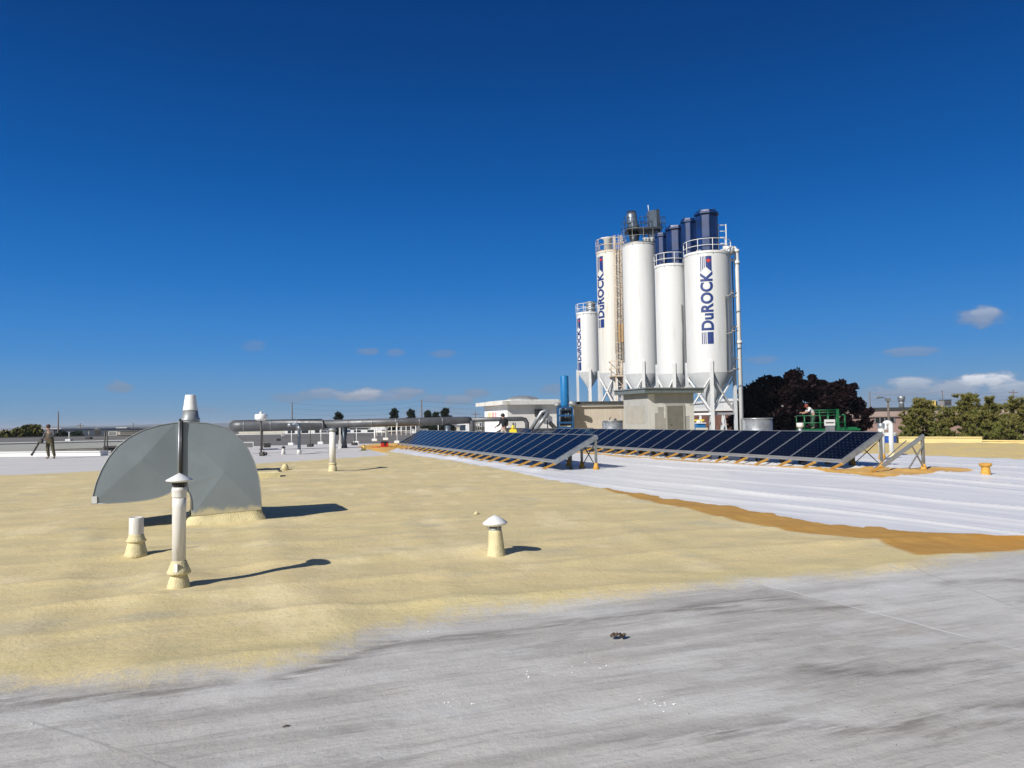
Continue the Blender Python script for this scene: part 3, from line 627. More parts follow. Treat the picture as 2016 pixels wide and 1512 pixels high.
q = gp(746, 881); mb = MB(); mb.tube([(-.5,0,.03),(-.3,.05,.04),(-.1,-.05,.03),(.15,.0,.04)],.025,8); o = mb.build('spray_hose','red',None,loc3(q)); tag(o,'short red hose lying left of the red tool box','hose')
# litter in the foreground
def scrap(px, py, label, w, m, name='paper_scrap', cat='litter', h=.012, seed=1):
    rnd = random.Random(seed); q = gp(px, py); mb = MB(); nn = 9; vs = []
    for j in range(4):
        for i in range(nn):
            vs.append(((i/(nn-1)-.5)*w*(1-.18*abs(j-1.5)), (j-1.5)*w*.13*(1+.4*math.sin(i*1.3)), h*(.45+rnd.random()*1.2)*(1-.2*abs(i-4)/4)))
    mb.add(vs, [(j*nn+i, j*nn+i+1, (j+1)*nn+i+1, (j+1)*nn+i) for j in range(3) for i in range(nn-1)])
    o = mb.build(name, m, None, (q.x,q.y,q.z+.004), rnd.uniform(-.5,.2)); md = o.modifiers.new('thick','SOLIDIFY'); md.thickness = .003
    return tag(o, label, cat)
scrap(1217,1258,'crumpled brown scrap on the grey membrane below the centre vent',.13,'scrap',h=.028,seed=3)
q = gp(563, 1432); mb = MB(); mb.tube([(-.018,-.008,.006),(0,0,.009),(.02,.012,.006)],[.003,.0045,.002],8); tag(mb.build('twig','scrap',None,loc3(q)),'dark twig on the grey membrane at lower left','twig')
q = gp(1218,1480); q = at(1408, 1232); 
rnd = random.Random(5); mb = MB()
def chip_at(mb, px, py, s):
    q = gp(px, py); a = rnd.uniform(0, 3); vs = [(q.x+s*math.cos(a+k*1.57)*rnd.uniform(.5,1.3), q.y+s*math.sin(a+k*1.57)*rnd.uniform(.5,1.3), q.z+.002) for k in range(4)]
    mb.add(vs+[(q.x, q.y, q.z+.002+s*.6)], [(0,1,4),(1,2,4),(2,3,4),(3,0,4)])
for c_, k_ in (((1290,1386),9),((905,1375),8),((1060,1330),8),((285,1350),5),((88,1430),3),((1180,1310),6),((860,1250),3),((1700,1166),3),((1310,1383),9)):
    for _ in range(k_): chip_at(mb, c_[0]+rnd.gauss(0,26), c_[1]+rnd.gauss(0,7), rnd.uniform(.003,.009))
tag(mb.build('white_chips','chip'), kind='stuff')
mb = MB()
for _ in range(46): chip_at(mb, rnd.uniform(1250,1950), rnd.uniform(1300,1505), rnd.uniform(.0015,.0045))
for _ in range(24): chip_at(mb, rnd.uniform(30,1250), rnd.uniform(1360,1505), rnd.uniform(.0015,.0035))
tag(mb.build('dark_grit','black'), kind='stuff')

# ------------------------------------------------------------------ solar arrays
def solar_mat():
    m = bpy.data.materials.new('solar_cells'); m.use_nodes = True; n = N(m.node_tree); n.nodes.clear()
    out = n.new('ShaderNodeOutputMaterial'); p = n.new('ShaderNodeBsdfPrincipled'); n.link(p.outputs[0], out.inputs[0])
    pos = n.new('ShaderNodeTexCoord').outputs['Object']; s = n.new('ShaderNodeSeparateXYZ'); n.link(pos, s.inputs[0])
    def lines(v, per, w, off=0.0):
        f = n.math('FRACT', n.math('ADD', n.math('DIVIDE', v, per), off)); return n.step(n.math('ABSOLUTE', n.math('SUBTRACT', f, .5)), .5-w, .5-w+.012)
    g_ = n.math('MAXIMUM', lines(s.outputs[0], .1585, .018, .0), lines(s.outputs[1], .1585, .018, .0))
    d1 = n.math('ABSOLUTE', n.math('SUBTRACT', n.math('FRACT', n.math('DIVIDE', s.outputs[0], .1585)), .5))
    d2 = n.math('ABSOLUTE', n.math('SUBTRACT', n.math('FRACT', n.math('DIVIDE', s.outputs[1], .1585)), .5))
    dia = n.step(n.math('ADD', d1, d2), .86, .90)
    oi = n.new('ShaderNodeObjectInfo').outputs['Random']
    c = n.mix(n.step(n.noise(pos, 1.2, 3), .3, .7), (.0012,.0024,.008), (.002,.004,.012))
    c = n.mix(n.math('MULTIPLY', g_, .10), c, (.07,.09,.14)); c = n.mix(n.math('MULTIPLY', dia, .25), c, (.24,.27,.33))
    c = n.mix(n.step(n.noise(pos, 5, 6, .7), .5, .8, 0, .12), c, (.12,.12,.12))
    n.inp(p.inputs['Base Color'], c); p.inputs['Roughness'].default_value = .12; p.inputs['Specular IOR Level'].default_value = .25; p.inputs['IOR'].default_value = 1.22
    return m
MT['cells'] = solar_mat()
TILT = math.atan2(.75, 1.42); PL = 1.60; PITCHP = 1.04
def solar_row(name, label, L, npan, zlow, zg, extra=False):
    L = Vector(L); t = thing(name, label, 'solar array', (L.x, L.y, zg), PHI, 'solar panel rows on the roof')
    h0 = zlow-zg; ct, st_ = math.cos(TILT), math.sin(TILT)
    # local: x = U (up the slope), y = V (along the row)
    pm = MB(); pm.box(.02, PL-.02, .012, PITCHP-.026, .0, .034); 
    fm = MB()
    for a in ((0,PL,0,.018),(0,PL,PITCHP-.032,PITCHP-.014),(0,.025,.018,PITCHP-.032),(PL-.025,PL,.018,PITCHP-.032)): fm.box(*a, -.006, .044)
    first = None
    for i in range(npan):
        if first is None:
            p = pm.build('panel', 'cells', t); p.rotation_euler = (0, -TILT, 0); f = fm.build('frame', 'alu', p); first = p
        else:
            p = first.copy(); COL.objects.link(p); p.parent = t
            f = first.children[0].copy(); COL.objects.link(f); f.parent = p
        p.location = (0, i*PITCHP, h0)
    n0 = -1 if extra else 0
    yy = lambda i: i*PITCHP-.03 - (.35 if i == -1 else 0)
    raf = MB(); lo = -.62*(h0/.33)
    base_r = None; base_f = None; base_l = None; base_b = None
    def dup(o, y):
        c = o.copy(); COL.objects.link(c); c.parent = t; c.location.y = y; return c
    for i in range(n0, npan+1):
        y = yy(i)
        if base_r is None:
            mb = MB(); mb.bar((-.03,0,h0-.075),(PL*ct+.02,0,h0+PL*st_-.065), .05, .10); base_r = mb.build('rafter','alu',t,(0,y,0))
            mb = MB(); mb.bar((lo-.02,0,.02),(-.03,0,h0-.078), .075, .05); base_f = mb.build('front_foot','orange',t,(0,y,0))
            mb = MB(); mb.bar((PL*ct-.03,0,.0),(PL*ct-.03,0,h0+PL*st_-.10), .065, .065); base_l = mb.build('rear_leg','steel',t,(0,y,0))
            mb = MB(); mb.lathe([(.12,-.02),(.07,.10),(.045,.2)], 12, c=(PL*ct-.03,0)); base_b = mb.build('foamed_foot','orange',t,(0,y,0))
        else:
            for b_ in (base_r, base_f, base_l, base_b): dup(b_, y)
    # X braces in the rear plane, every other bay
    zt = h0+PL*st_-.16; bx = None
    for i in range(0 if not extra else 0, npan, 1 if not extra else 1):
        if bx is None:
            mb = MB(); mb.bar((PL*ct-.05,0,.08),(PL*ct-.05,PITCHP,zt), .03, .012); mb.bar((PL*ct-.01,PITCHP,.08),(PL*ct-.01,0,zt), .03, .012); bx = mb.build('cross_brace','darksteel',t,(0,yy(i),0))
        elif i % 2 == 0: dup(bx, yy(i))
    mid = None
    for i in range(0, npan, 2):
        if mid is None: mb = MB(); mb.bar((.75,0,0),(.75,0,h0+.75*math.tan(TILT)-.1), .075, .05); mid = mb.build('middle_leg','darksteel',t,(0,yy(i)+.5,0))
        else: dup(mid, yy(i)+.5)
    Lr = npan*PITCHP
    mb = MB(); mb.box(-.012,.03,-.03,Lr,h0-.055,h0-.008); mb.build('lower_rail','alu',t)
    mb = MB(); x = PL*ct; mb.box(x-.06,x-.01,-.03,Lr,h0+PL*st_-.10,h0+PL*st_-.045); mb.build('upper_rail','alu',t)
    mb = MB(); mb.bar((0,-.055,h0-.02),(PL*ct+.02,-.055,h0+PL*st_-.02), .04, .13); mb.build('end_channel','galv',t)
    if extra:
        y = yy(-1)
        mb = MB(); mb.bar((lo+.05,y,.05),(PL*ct-.05,y+.5,h0+PL*st_-.2),.03,.012); mb.bar((PL*ct-.05,y-.03,.08),(PL*ct-.45,y-.03,h0+.45),.04,.02); mb.bar((PL*ct*.55,y-.03,.02),(PL*ct-.04,y-.03,h0+PL*st_-.3),.04,.02); mb.build('spare_brace','steel',t)
    return t
solar_row('solar_panel_row', 'nearer, shorter row of tilted navy solar panels beside the tan foam', (L1.x, L1.y, 0), 23, .33, hz_(L1.x+.7, L1.y)+.0)
solar_row('solar_panel_row', 'longer far row of tilted navy solar panels with a bare frame at its end', (L2.x, L2.y, 0), 31, .34, .09, True)

# ------------------------------------------------------------------ foam / coating fillets at row 1 feet : white splash ridge along the row
# ------------------------------------------------------------------ rooftop buildings
def hut(name, label, cat, corner, L, Mv, zt, wallm, zb=0.0):
    t = thing(name, label, cat, (corner.x, corner.y, zb), PHI)
    mb = MB(); mb.box(0, L, 0, Mv, 0, zt-zb); mb.build('wall', wallm, t)
    return t
# grey stucco penthouse
cz = aty(1277, 846, 43); cz.z = 0; zt = zat(1277, 774, 43)
sh = hut('penthouse_shed', 'grey stucco shed with a flat metal roof and grey door before the silos', 'shed', cz, 3.0, 2.87, zt, 'stucco')
mb = MB(); mb.box(-.42, 3.42, -.42, 3.25, zt, zt+.24); mb.build('roof', 'slab', sh)
mb = MB(); mb.box(-.5, 3.5, -.5, 3.33, zt+.242, zt+.30); mb.build('roof_edge', 'galv_dull', sh)
mb = MB(); mb.box(1.22, 2.28, -.035, .0, .35, 2.28); d_ = mb.build('door', 'doorm', sh)
mb = MB(); mb.box(1.14,1.22,-.05,0,.3,2.36); mb.box(2.28,2.36,-.05,0,.3,2.36); mb.box(1.22,2.28,-.05,0,2.281,2.36); mb.build('door_frame', 'patch', sh)
mb = MB(); mb.tube([(1.33,-.035,1.25),(1.33,-.08,1.25),(1.45,-.08,1.25)],.018,8); mb.build('handle','galv',d_)
mb = MB(); mb.box(-.012,0,.35,2.6,1.3,2.35); mb.build('mortar_patch','patch',sh); mb = MB(); mb.box(.45,1.10,-.008,0,.6,2.2); mb.build('mortar_patch','patch',sh)
for (x0_,x1_,z0_,z1_) in ((0,.42,0,zt-.05),(.42,.62,1.9,2.42),(.62,1.0,2.22,2.45),(1.02,1.12,1.6,2.4),(2.45,2.72,1.7,2.4),(2.72,3.0,.4,2.3)): mb = MB(); mb.box(x0_,x1_,-.014,0,z0_,z1_); mb.build('light_patch','patchlight',sh)
sk = thing('foam_slab', 'yellow foamed bulge at the foot of the grey shed, right of the metal drum', 'foam bulge', (cz.x, cz.y, 0), PHI)
mb = MB(); vs = []; nn = 14
for i in range(nn):
    yv = .15+2.75*i/(nn-1); top = .86+.07*math.sin(i*.9); 
    vs += [(-.55,yv,0),(-.50,yv,top-.22+.07*math.sin(i*.5)),(-.42,yv,top-.06),(-.12,yv,top),(-.005,yv,top)]
mb.add(vs, [(i*5+j, i*5+j+1, (i+1)*5+j+1, (i+1)*5+j) for i in range(nn-1) for j in range(4)]+[(0,1,2,3,4),tuple(reversed([(nn-1)*5+j for j in range(5)]))], True); mb.build('bulge','yellowf',sk)
# beige annex
ca = aty(1131, 846, 47.5); zt = zat(1131, 797, 47.5)
an = thing('beige_annex', 'beige panel walled annex with a dark roof edge, between the blue filter and grey shed', 'building', (ca.x, ca.y, 0), R_(4))
Lx = 4.4
mb = MB(); mb.box(0,Lx,0,3.2,0,zt-.12); mb.build('wall','beigewall',an)
mb = MB()
for k in range(1,4): mb.box(k*.98-.012,k*.98+.012,-.012,0,.1,zt-.13)
for z_ in (.55,1.0,1.45): mb.box(.0,Lx,-.006,0,z_-.01,z_+.01)
mb.build('panel_joint','patchlight',an)
mb = MB(); mb.box(-.15,Lx,-.18,3.3,zt-.12,zt+.02); mb.build('eave','white',an)
mb = MB(); mb.box(-.12,Lx+.1,-.30,3.4,zt+.022,zt+.19); mb.build('roof','darkroof',an)
# white house with slab roof and low dome
ch = aty(1000, 850, 54.5); zt = zat(1000, 797, 54.5)
ho = hut('roof_house', 'white stucco rooftop room with an overhanging slab and low dome behind the worker in black', 'building', Vector((ch.x, ch.y, 0)), 3.87, 5.34, zt, 'whitewall')
mb = MB(); mb.box(-.55,4.4,-.5,5.9,zt,zt+.28); mb.build('roof_slab','slabwhite',ho)
mb = MB(); mb.box(.3,4.1,.2,5.5,zt+.282,zt+.38); mb.build('roof_curb','slabwhite',ho)
mb = MB(); mb.lathe([(1.25*math.cos(a), zt+.36+.36*math.sin(a)) for a in [R_(q) for q in range(0,91,10)]], 28, c=(2.0,2.2)); mb.build('dome','galv_dull',ho)
mb = MB(); mb.box(-.02,0,.0,5.3,.0,zt-.0); mb.build('bright_panel','whitebright',ho)
for k, m_ in enumerate(('peach','salmon','pinkp')):
    y0_ = [3.3,2.75,2.2][k]; w_ = [.9,.4,.4][k]
    mb = MB(); mb.box(-.035,-.021,y0_*1.09,y0_*1.09+w_,1.72,2.24); tag(mb.build('mural_stripe', m_, ho), ['pale peach painted block','salmon painted stripe','pink painted stripe'][k])
mb = MB(); mb.box(2.07,2.67,-.42,0,1.85,2.4,.03); mb.build('vent_hood','black',ho)
# crossed conveyor pipes by the house
cp = aty(1068, 846, 46.5); t = thing('crossed_pipes', 'crossed grey pipes rising over the far solar row, right of the white rooftop room', 'pipework', (cp.x, cp.y, 0))
def lz(px, py, Y=46.5): q = aty(px, py, Y); return (q.x-cp.x, 0, q.z)
a_, b_ = lz(1045,846), lz(1066,812); mb = MB(); mb.tube([a_, b_, lz(1072,809), lz(1080,811)], .12, 14); mb.build('pipe','galv',t)
mb = MB(); mb.tube([tuple(Vector(lz(1053,848))+Vector((0,-.3,0))), tuple(Vector(lz(1079,812))+Vector((0,-.3,0)))], .12, 14); mb.build('pipe','galv',t)
mb = MB(); mb.tube([tuple(Vector(lz(1064,812))+Vector((0,.3,0))), tuple(Vector(lz(1096,846))+Vector((0,.3,0)))], .13, 14); mb.build('pipe','galv_dull',t)
mb = MB(); mb.tube([lz(1078,850), lz(1078,826)], .03, 8); mb.build('stand','darksteel',t)
# blue cylinder filter on its frame
bc = aty(1113, 850, 46.5); t = thing('blue_filter_tower', 'bright blue upright filter cylinder on a blue frame beside the white rooftop room', 'filter tower', (bc.x, bc.y, 0))
s_ = 46.5/FPX; Zf = lambda py: zat(1113, py, 46.5)
mb = MB(); mb.lathe([(.02,Zf(803)),(8*s_,Zf(800)),(8.3*s_,Zf(798)),(8.3*s_,Zf(741)),(8*s_,Zf(740)),(.3*s_,Zf(739))], 28); mb.build('cylinder','bluecyl',t)
mb = MB()
for sx_ in (-14,14):
    for sy_ in (-.5,.5): mb.bar((sx_*s_,sy_,-.3),(sx_*s_,sy_,Zf(802)),.09)
for py in (802,818,832,842):
    for sy_ in (-.5,.5): mb.bar((-14*s_,sy_,Zf(py)),(14*s_,sy_,Zf(py)),.10)
mb.build('frame','bluedark',t)
mb = MB()
for k in range(7): x = (-9+k*3)*s_; mb.tube([(x,-.2,Zf(838)),(x+.05,-.1,Zf(806-(k%3)*3))],.05+.03*(k%2),8)
mb.box(-9*s_,9*s_,-.1,.45,Zf(836),Zf(806)); mb.build('machinery','topdark',t)
mb = MB(); mb.tube([(-20*s_,.1,Zf(797)),(-8*s_,.1,Zf(797))],.14,12); mb.tube([(8*s_,0,Zf(793)),(22*s_,0,Zf(797))],.16,12); mb.build('side_pipe','galv_dull',t)

# ------------------------------------------------------------------ long round duct
D0 = aty(458, 838.8, 47.0); t = thing('long_round_duct', 'long horizontal round metal duct on legs running across the back of the roof', 'duct', (D0.x, D0.y, 0), PHI)
zz = 1.54
def tparam(px): k = (px-CX)/FPX; return (k*D0.y-D0.x)/(UX.x-k*UX.y)
t1, t2, t3, t4 = tparam(634), tparam(868), tparam(925), tparam(1033)
mb = MB(); mb.tube([(.12,1.7,zz),(.12,.38,zz),(.30,.10,zz),(.56,0,zz),(t1,0,zz),(t1+.05,0,zz+.02)], [.36]*6, 24); mb.tube([(t1+.05,0,zz+.02),(t2,0,zz+.10),(t3-.3,0,zz+.14),(t3,0,zz+.15)], [.27,.27,.24,.21], 24); mb.build('main_duct','ductpipe',t)
mb = MB()
for k in range(9):
    tt = .62+k*(t2-.62)/8; r_ = .375 if tt < t1 else .283; zc_ = zz if tt < t1 else zz+.02+.08*(tt-t1)/(t2-t1)
    mb.tube([(tt-.015,0,zc_),(tt+.02,0,zc_)], r_, 24)
mb.tube([(.115,.30,zz),(.125,.36,zz)],.38,24); mb.build('flange','galv',t)
mb = MB(); mb.tube([(t3-.05,0,zz+.12),(t3+.10,0,zz+.0),(t3+.12,0,zz-.2),(t3+.12,0,.4)], .2, 18); mb.tube([(t3,0,zz+.16),(t4-.25,0,zz+.17),(t4,0,zz+.10),(t4+.12,0,zz-.12),(t4+.14,0,.3)], .155, 16); mb.build('branch_pipe','ductpipe',t)
for pxl, m_ in ((516,'darksteel'),(668,'pipewhite'),(677,'topdark'),(760,'steel'),(880,'topgrey'),(1012,'steel')):
    tl = tparam(pxl); mb = MB()
    if pxl in (677,880): mb.lathe([(.2,0),(.12,.5),(.22,zz-.2)], 16, c=(tl,0))
    else: mb.bar((tl,-.1,0),(tl,-.1,zz-.1),.08); mb.bar((tl,.3,0),(tl,.3,zz-.1),.08); mb.bar((tl,-.2,.02),(tl,.4,.02),.12)
    mb.build('support_leg', m_, t)
# side pipe with elbow in front of the duct
q = aty(589, 880, 47-.0); q = aty(589, 881, 40.5); t = thing('elbow_pipe', 'blue grey riser pipe with a capped side elbow in front of the long duct', 'pipe', (q.x, q.y, 0)); s_ = 40.5/FPX
Zf = lambda py: zat(589, py, 40.5)
mb = MB(); mb.tube([(0,0,0),(0,0,Zf(838)),(-2*s_,0,Zf(835.5)),(-7*s_,0,Zf(835)),(-20*s_,0,Zf(836.5))], 3.1*s_, 16); mb.build('pipe','topgrey',t)
mb = MB(); mb.lathe([(3.6*s_,Zf(846)),(3.6*s_,Zf(838.5))],16); mb.tube([(-22*s_,0,Zf(836.6)),(-14*s_,0,Zf(836))],3.6*s_,16); mb.build('coupling','galv',t)
mb = MB(); mb.lathe([(4.6*s_,0),(4.2*s_,.18),(3.2*s_,.24)],16); mb.build('base_collar','pipewhite',t)
# white drum fan on a pole
q = aty(514, 880, 39); t = thing('pole_fan', 'white drum fan on a dark pole in front of the long duct', 'exhaust fan', (q.x, q.y, 0)); s_ = 39/FPX; Zf = lambda py: zat(514, py, 39)
mb = MB(); mb.lathe([(7*s_,Zf(828)),(11*s_,Zf(826)),(12*s_,Zf(824)),(12*s_,Zf(817)),(11*s_,Zf(815.5)),(2*s_,Zf(814.5))],24); mb.build('housing','plastic',t)
mb = MB(); mb.lathe([(3*s_,Zf(815)),(3*s_,Zf(812.5)),(1,Zf(812))][:2],12); mb.lathe([(4.5*s_,Zf(812.3)),(1.5*s_,Zf(810.5))],12); mb.build('cap','plastic',t)
mb = MB(); mb.tube([(0,0,0),(0,0,Zf(827))],1.5*s_,10); mb.build('pole','darksteel',t)
mb = MB(); mb.box(-.05,.16,-.15,.15,0,.22,.03); mb.tube([(.16,0,.1),(.3,0,.12)],.08,8); mb.build('junction_box','darksteel',t)

# stack on a box hidden behind the gooseneck
q = Vector((-10.6, 25.2, 0)); k_ = aty(375, 778, 25.0)
t = thing('exhaust_stack', 'white bucket topped grey stack poking up behind the grey arch duct', 'exhaust stack', (k_.x, 25.0, 0), PHI); Zf = lambda py: zat(376, py, 25); s_ = 25/FPX
mb = MB(); mb.box(-.9,1.25,-1.7,.5,.25,1.22); mb.build('fan_box','duct',t)
mb = MB(); mb.box(-.95,1.3,-1.75,.55,-.1,.25); mb.build('curb','cream2',t)
mb = MB(); mb.lathe([(18*s_,Zf(845)),(17*s_,Zf(829)),(16.6*s_,Zf(826)),(13.4*s_,Zf(808))],24); mb.build('cone','galv_dull',t)
mb = MB(); mb.lathe([(13.8*s_,Zf(808)),(13.9*s_,Zf(806)),(13.2*s_,Zf(805)),(13.2*s_,Zf(803)),(12.9*s_,Zf(802)),(9.8*s_,Zf(779)),(9.2*s_,Zf(777.5)),(1*s_,Zf(777))],24); mb.build('bucket','plastic',t)
mb = MB(); mb.lathe([(17.2*s_,Zf(829)),(17.9*s_,Zf(828)),(17.9*s_,Zf(824)),(16.4*s_,Zf(822.5))],24); mb.build('tape_band','galv',t)
# low curb box right of the duct
q = gp(520, 941); t = thing('low_curb_box', 'low foamed roof curb box just right of the grey arch duct', 'roof curb', loc3(q), PHI)
mb = MB(); mb.box(-.55,.45,0,.9,-.05,.17,.04); mb.build('box','cream2',t)
q = gp(561, 925); mb = MB(); mb.lathe([(.16,-.02),(.09,.14),(.05,.20)],14,wob=.2); tag(mb.build('foam_boss','cream2',None,loc3(q)),'tiny foamed knob beside the low foam box behind the arch duct','roof stub')
# ------------------------------------------------------------------ silos
def text_mesh(body, H, bold=.036):
    cu = bpy.data.curves.new('txt', 'FONT'); cu.body = body; cu.size = 1.0; cu.offset = bold; cu.resolution_u = 6; cu.space_character = 1.02
    o = bpy.data.objects.new('txt', cu); COL.objects.link(o); dg = bpy.context.evaluated_depsgraph_get(); dg.update()
    m = bpy.data.meshes.new_from_object(o.evaluated_get(dg)); bpy.data.objects.remove(o); bpy.data.curves.remove(cu)
    b = bmesh.new(); b.from_mesh(m); bpy.data.meshes.remove(m)
    return b
def wrap_lettering(t, R, ang, z0, z1, H, zblk0, zblk1, c0):
    """DuROCK read upwards, wrapped on the cylinder; blocks and stripes at both ends"""
    b = text_mesh('DuROCK', H)
    xs_ = [v.co.x for v in b.verts]; ys_ = [v.co.y for v in b.verts]; x0, x1 = min(xs_), max(xs_); y0, y1 = 0.0, max(ys_)
    for v in b.verts: v.co = Vector(((v.co.x-x0)/(x1-x0)*(z1-z0)+z0, (v.co.y-y0)/(y1-y0)*H, 0))
    def poly(pts):
        vv = [b.verts.new((x, y, 0)) for x, y in pts]; b.faces.new(vv)
    s0, s1 = zblk0, z0-.03*(z1-z0)
    poly([(s0,0),(s1,0),(s1,.50*H),(s0,.50*H)])
    for a in (.60,.75,.90): poly([(s0,a*H),(s1,a*H),(s1,(a+.07)*H),(s0,(a+.07)*H)])
    e0 = z1+.02*(z1-z0); e1 = zblk1
    sl = lambda y: e0+(.5-y)*.0+abs(y-.5)*.62*H/1.0*-1+.34*H*1
    poly([(e0-.16*H,0.0),(e1,0),(e1,.50*H),(e0+.30*H,.50*H)])
    for a in (.58,.72,.87): poly([(e0+(.30-.92*(a-.5))*H,a*H),(e1,a*H),(e1,(a+.07)*H),(e0+(.30-.92*(a-.43))*H,(a+.07)*H)])
    k = .05
    while k < H:
        bmesh.ops.bisect_plane(b, geom=b.verts[:]+b.edges[:]+b.faces[:], plane_co=(0,k,0), plane_no=(0,1,0)); k += .07
    for v in b.verts:
        a = ang-(v.co.y-H/2)/R; z = v.co.x; v.co = Vector((c0[0]+(R+.018)*math.cos(a), c0[1]+(R+.018)*math.sin(a), z))
    me = bpy.data.meshes.new('lettering'); bmesh.ops.recalc_face_normals(b, faces=b.faces); b.to_mesh(me); b.free(); me.materials.append(MT['letter'])
    o = bpy.data.objects.new('lettering', me); COL.objects.link(o); o.parent = t
    # red leaf emblem on the upper block
    lf = [(0,-.5),(.06,-.2),(.32,-.26),(.26,-.12),(.5,.06),(.38,.12),(.42,.3),(.2,.2),(.12,.28),(.16,.5),(.06,.42),(0,.62),(-.06,.42),(-.16,.5),(-.12,.28),(-.2,.2),(-.42,.3),(-.38,.12),(-.5,.06),(-.26,-.12),(-.32,-.26),(-.06,-.2)]
    b = bmesh.new(); cx_, cy_ = e1-.42*H, .26*H; vv = []
    for x, y in lf:
        yy_ = cy_-x*.42*H*-1; a = ang-(yy_-H/2)/R; z = cx_+y*.42*H
        vv.append(b.verts.new((c0[0]+(R+.034)*math.cos(a), c0[1]+(R+.034)*math.sin(a), z)))
    cc = ang-(cy_-H/2)/R; vc = b.verts.new((c0[0]+(R+.036)*math.cos(cc), c0[1]+(R+.036)*math.sin(cc), cx_))
    for i in range(len(vv)): b.faces.new((vc, vv[i], vv[(i+1) % len(vv)]))
    me = bpy.data.meshes.new('leaf_emblem'); b.to_mesh(me); b.free(); me.materials.append(MT['red']); o = bpy.data.objects.new('leaf_emblem', me); COL.objects.link(o); o.parent = t

def silo(label, px, Y, hwpx, ytop, ybot, ycone, shell='silo', rail=None, legbase=None, text=None, beam=None, legtop=28, braces=True):
    pmid = (ytop+ybot)/2; q = aty(px, pmid, Y); R = hwpx*Y/FPX*.995
    t = thing('silo', label, 'silo', (q.x, q.y, GZ), 0, 'white silos behind the building')
    Z = lambda py: aty(px, py, Y).z-GZ
    z0, z1, zc = Z(ybot), Z(ytop), Z(ycone)
    prof = [(R,z0)]; z = z0
    k = 0
    prof += [(R,z1-.06)]
    mb = MB(); mb.lathe(prof, 72, cap=False); mb.lathe([(R-.01,z1-.06),(R+.04,z1-.06),(R+.04,z1),(R-.05,z1)], 72, smooth=False, cap=False); mb.build('shell', shell, t)
    zz_ = z0+2.35
    while zz_ < z1-1: mb = MB(); mb.lathe([(R-.002,zz_-.018),(R+.012,zz_),(R-.002,zz_+.018)], 72, cap=False); mb.build('weld_seam', shell, t); zz_ += 2.4
    mb = MB(); mb.lathe([(R+.035,z1-.005),(R*.4,z1+.16*R),(.01,z1+.2*R)], 48, cap=False); mb.build('roof', 'silo', t)
    mb = MB(); mb.lathe([(.16,zc),(.2,zc+.1),(R,z0-.02),(R,z0)], 48, cap=False); mb.lathe([(.16,zc-.35),(.16,zc)],20); mb.build('hopper','hopper',t)
    a0 = math.atan2(-q.y, -q.x)+.04
    tops = []
    for k in range(4):
        a = a0+k*math.pi/2; lx, ly = (R-.02)*math.cos(a), (R-.02)*math.sin(a); tops.append((lx, ly))
        mb = MB(); mb.bar((lx*1.02,ly*1.02,0),(lx*1.02,ly*1.02,z0+legtop*Y/FPX), .24,.24); mb.box(lx-.25,lx+.25,ly-.25,ly+.25,0,.03); mb.build('leg','hopper' if k else 'white',t)
    zb = beam if beam else max(2.6, z0-3.2)
    for k in range(4):
        p, r_ = tops[k], tops[(k+1) % 4]
        mb = MB(); mb.bar((*p,zb),(*r_,zb),.14,.16); mb.build('beam','white',t)
        if braces:
            for (u_, v_) in ((p, r_), (r_, p)):
                mb = MB(); mb.bar((*u_, zb+.1), (*v_, z0-.3), .11,.11); mb.build('brace','white',t)
            mb = MB(); mb.bar((*p,.1),((p[0]+r_[0])/2,(p[1]+r_[1])/2,zb-.1),.1); mb.bar((*r_,.1),((p[0]+r_[0])/2,(p[1]+r_[1])/2,zb-.1),.1); mb.build('lower_brace','white',t)
    if rail:
        zr = Z(rail); n_ = 10; rr_ = .02 if hwpx == 34.5 else .028; Rr = R+.02
        mb = MB()
        for f in (1.0,.52):
            zz_ = z1+(zr-z1)*f; mb.tube([(Rr*math.cos(2*math.pi*k/40),Rr*math.sin(2*math.pi*k/40),zz_) for k in range(41)], rr_, 6, cap=False)
        mb.lathe([(Rr+.02,z1),(Rr+.02,z1+.12)],40,cap=False)
        for k in range(n_): a = 2*math.pi*k/n_+a0+.2; mb.tube([(Rr*math.cos(a),Rr*math.sin(a),z1-.15),(Rr*math.cos(a),Rr*math.sin(a),zr)],rr_,6)
        mb.build('guard_rail',('steel' if hwpx == 34.5 else 'white') if shell == 'silo' else 'rust',t)
    if text:
        off, yb, yt, yb0, yt1, H = text
        s = off*Y/FPX/R; ang = math.atan2(-q.y,-q.x)+math.asin(max(-.99,min(.99,s)))
        wrap_lettering(t, R, ang, Z(yb), Z(yt), H, Z(yb0), Z(yt1), (0,0))
    return t, R, Z, q
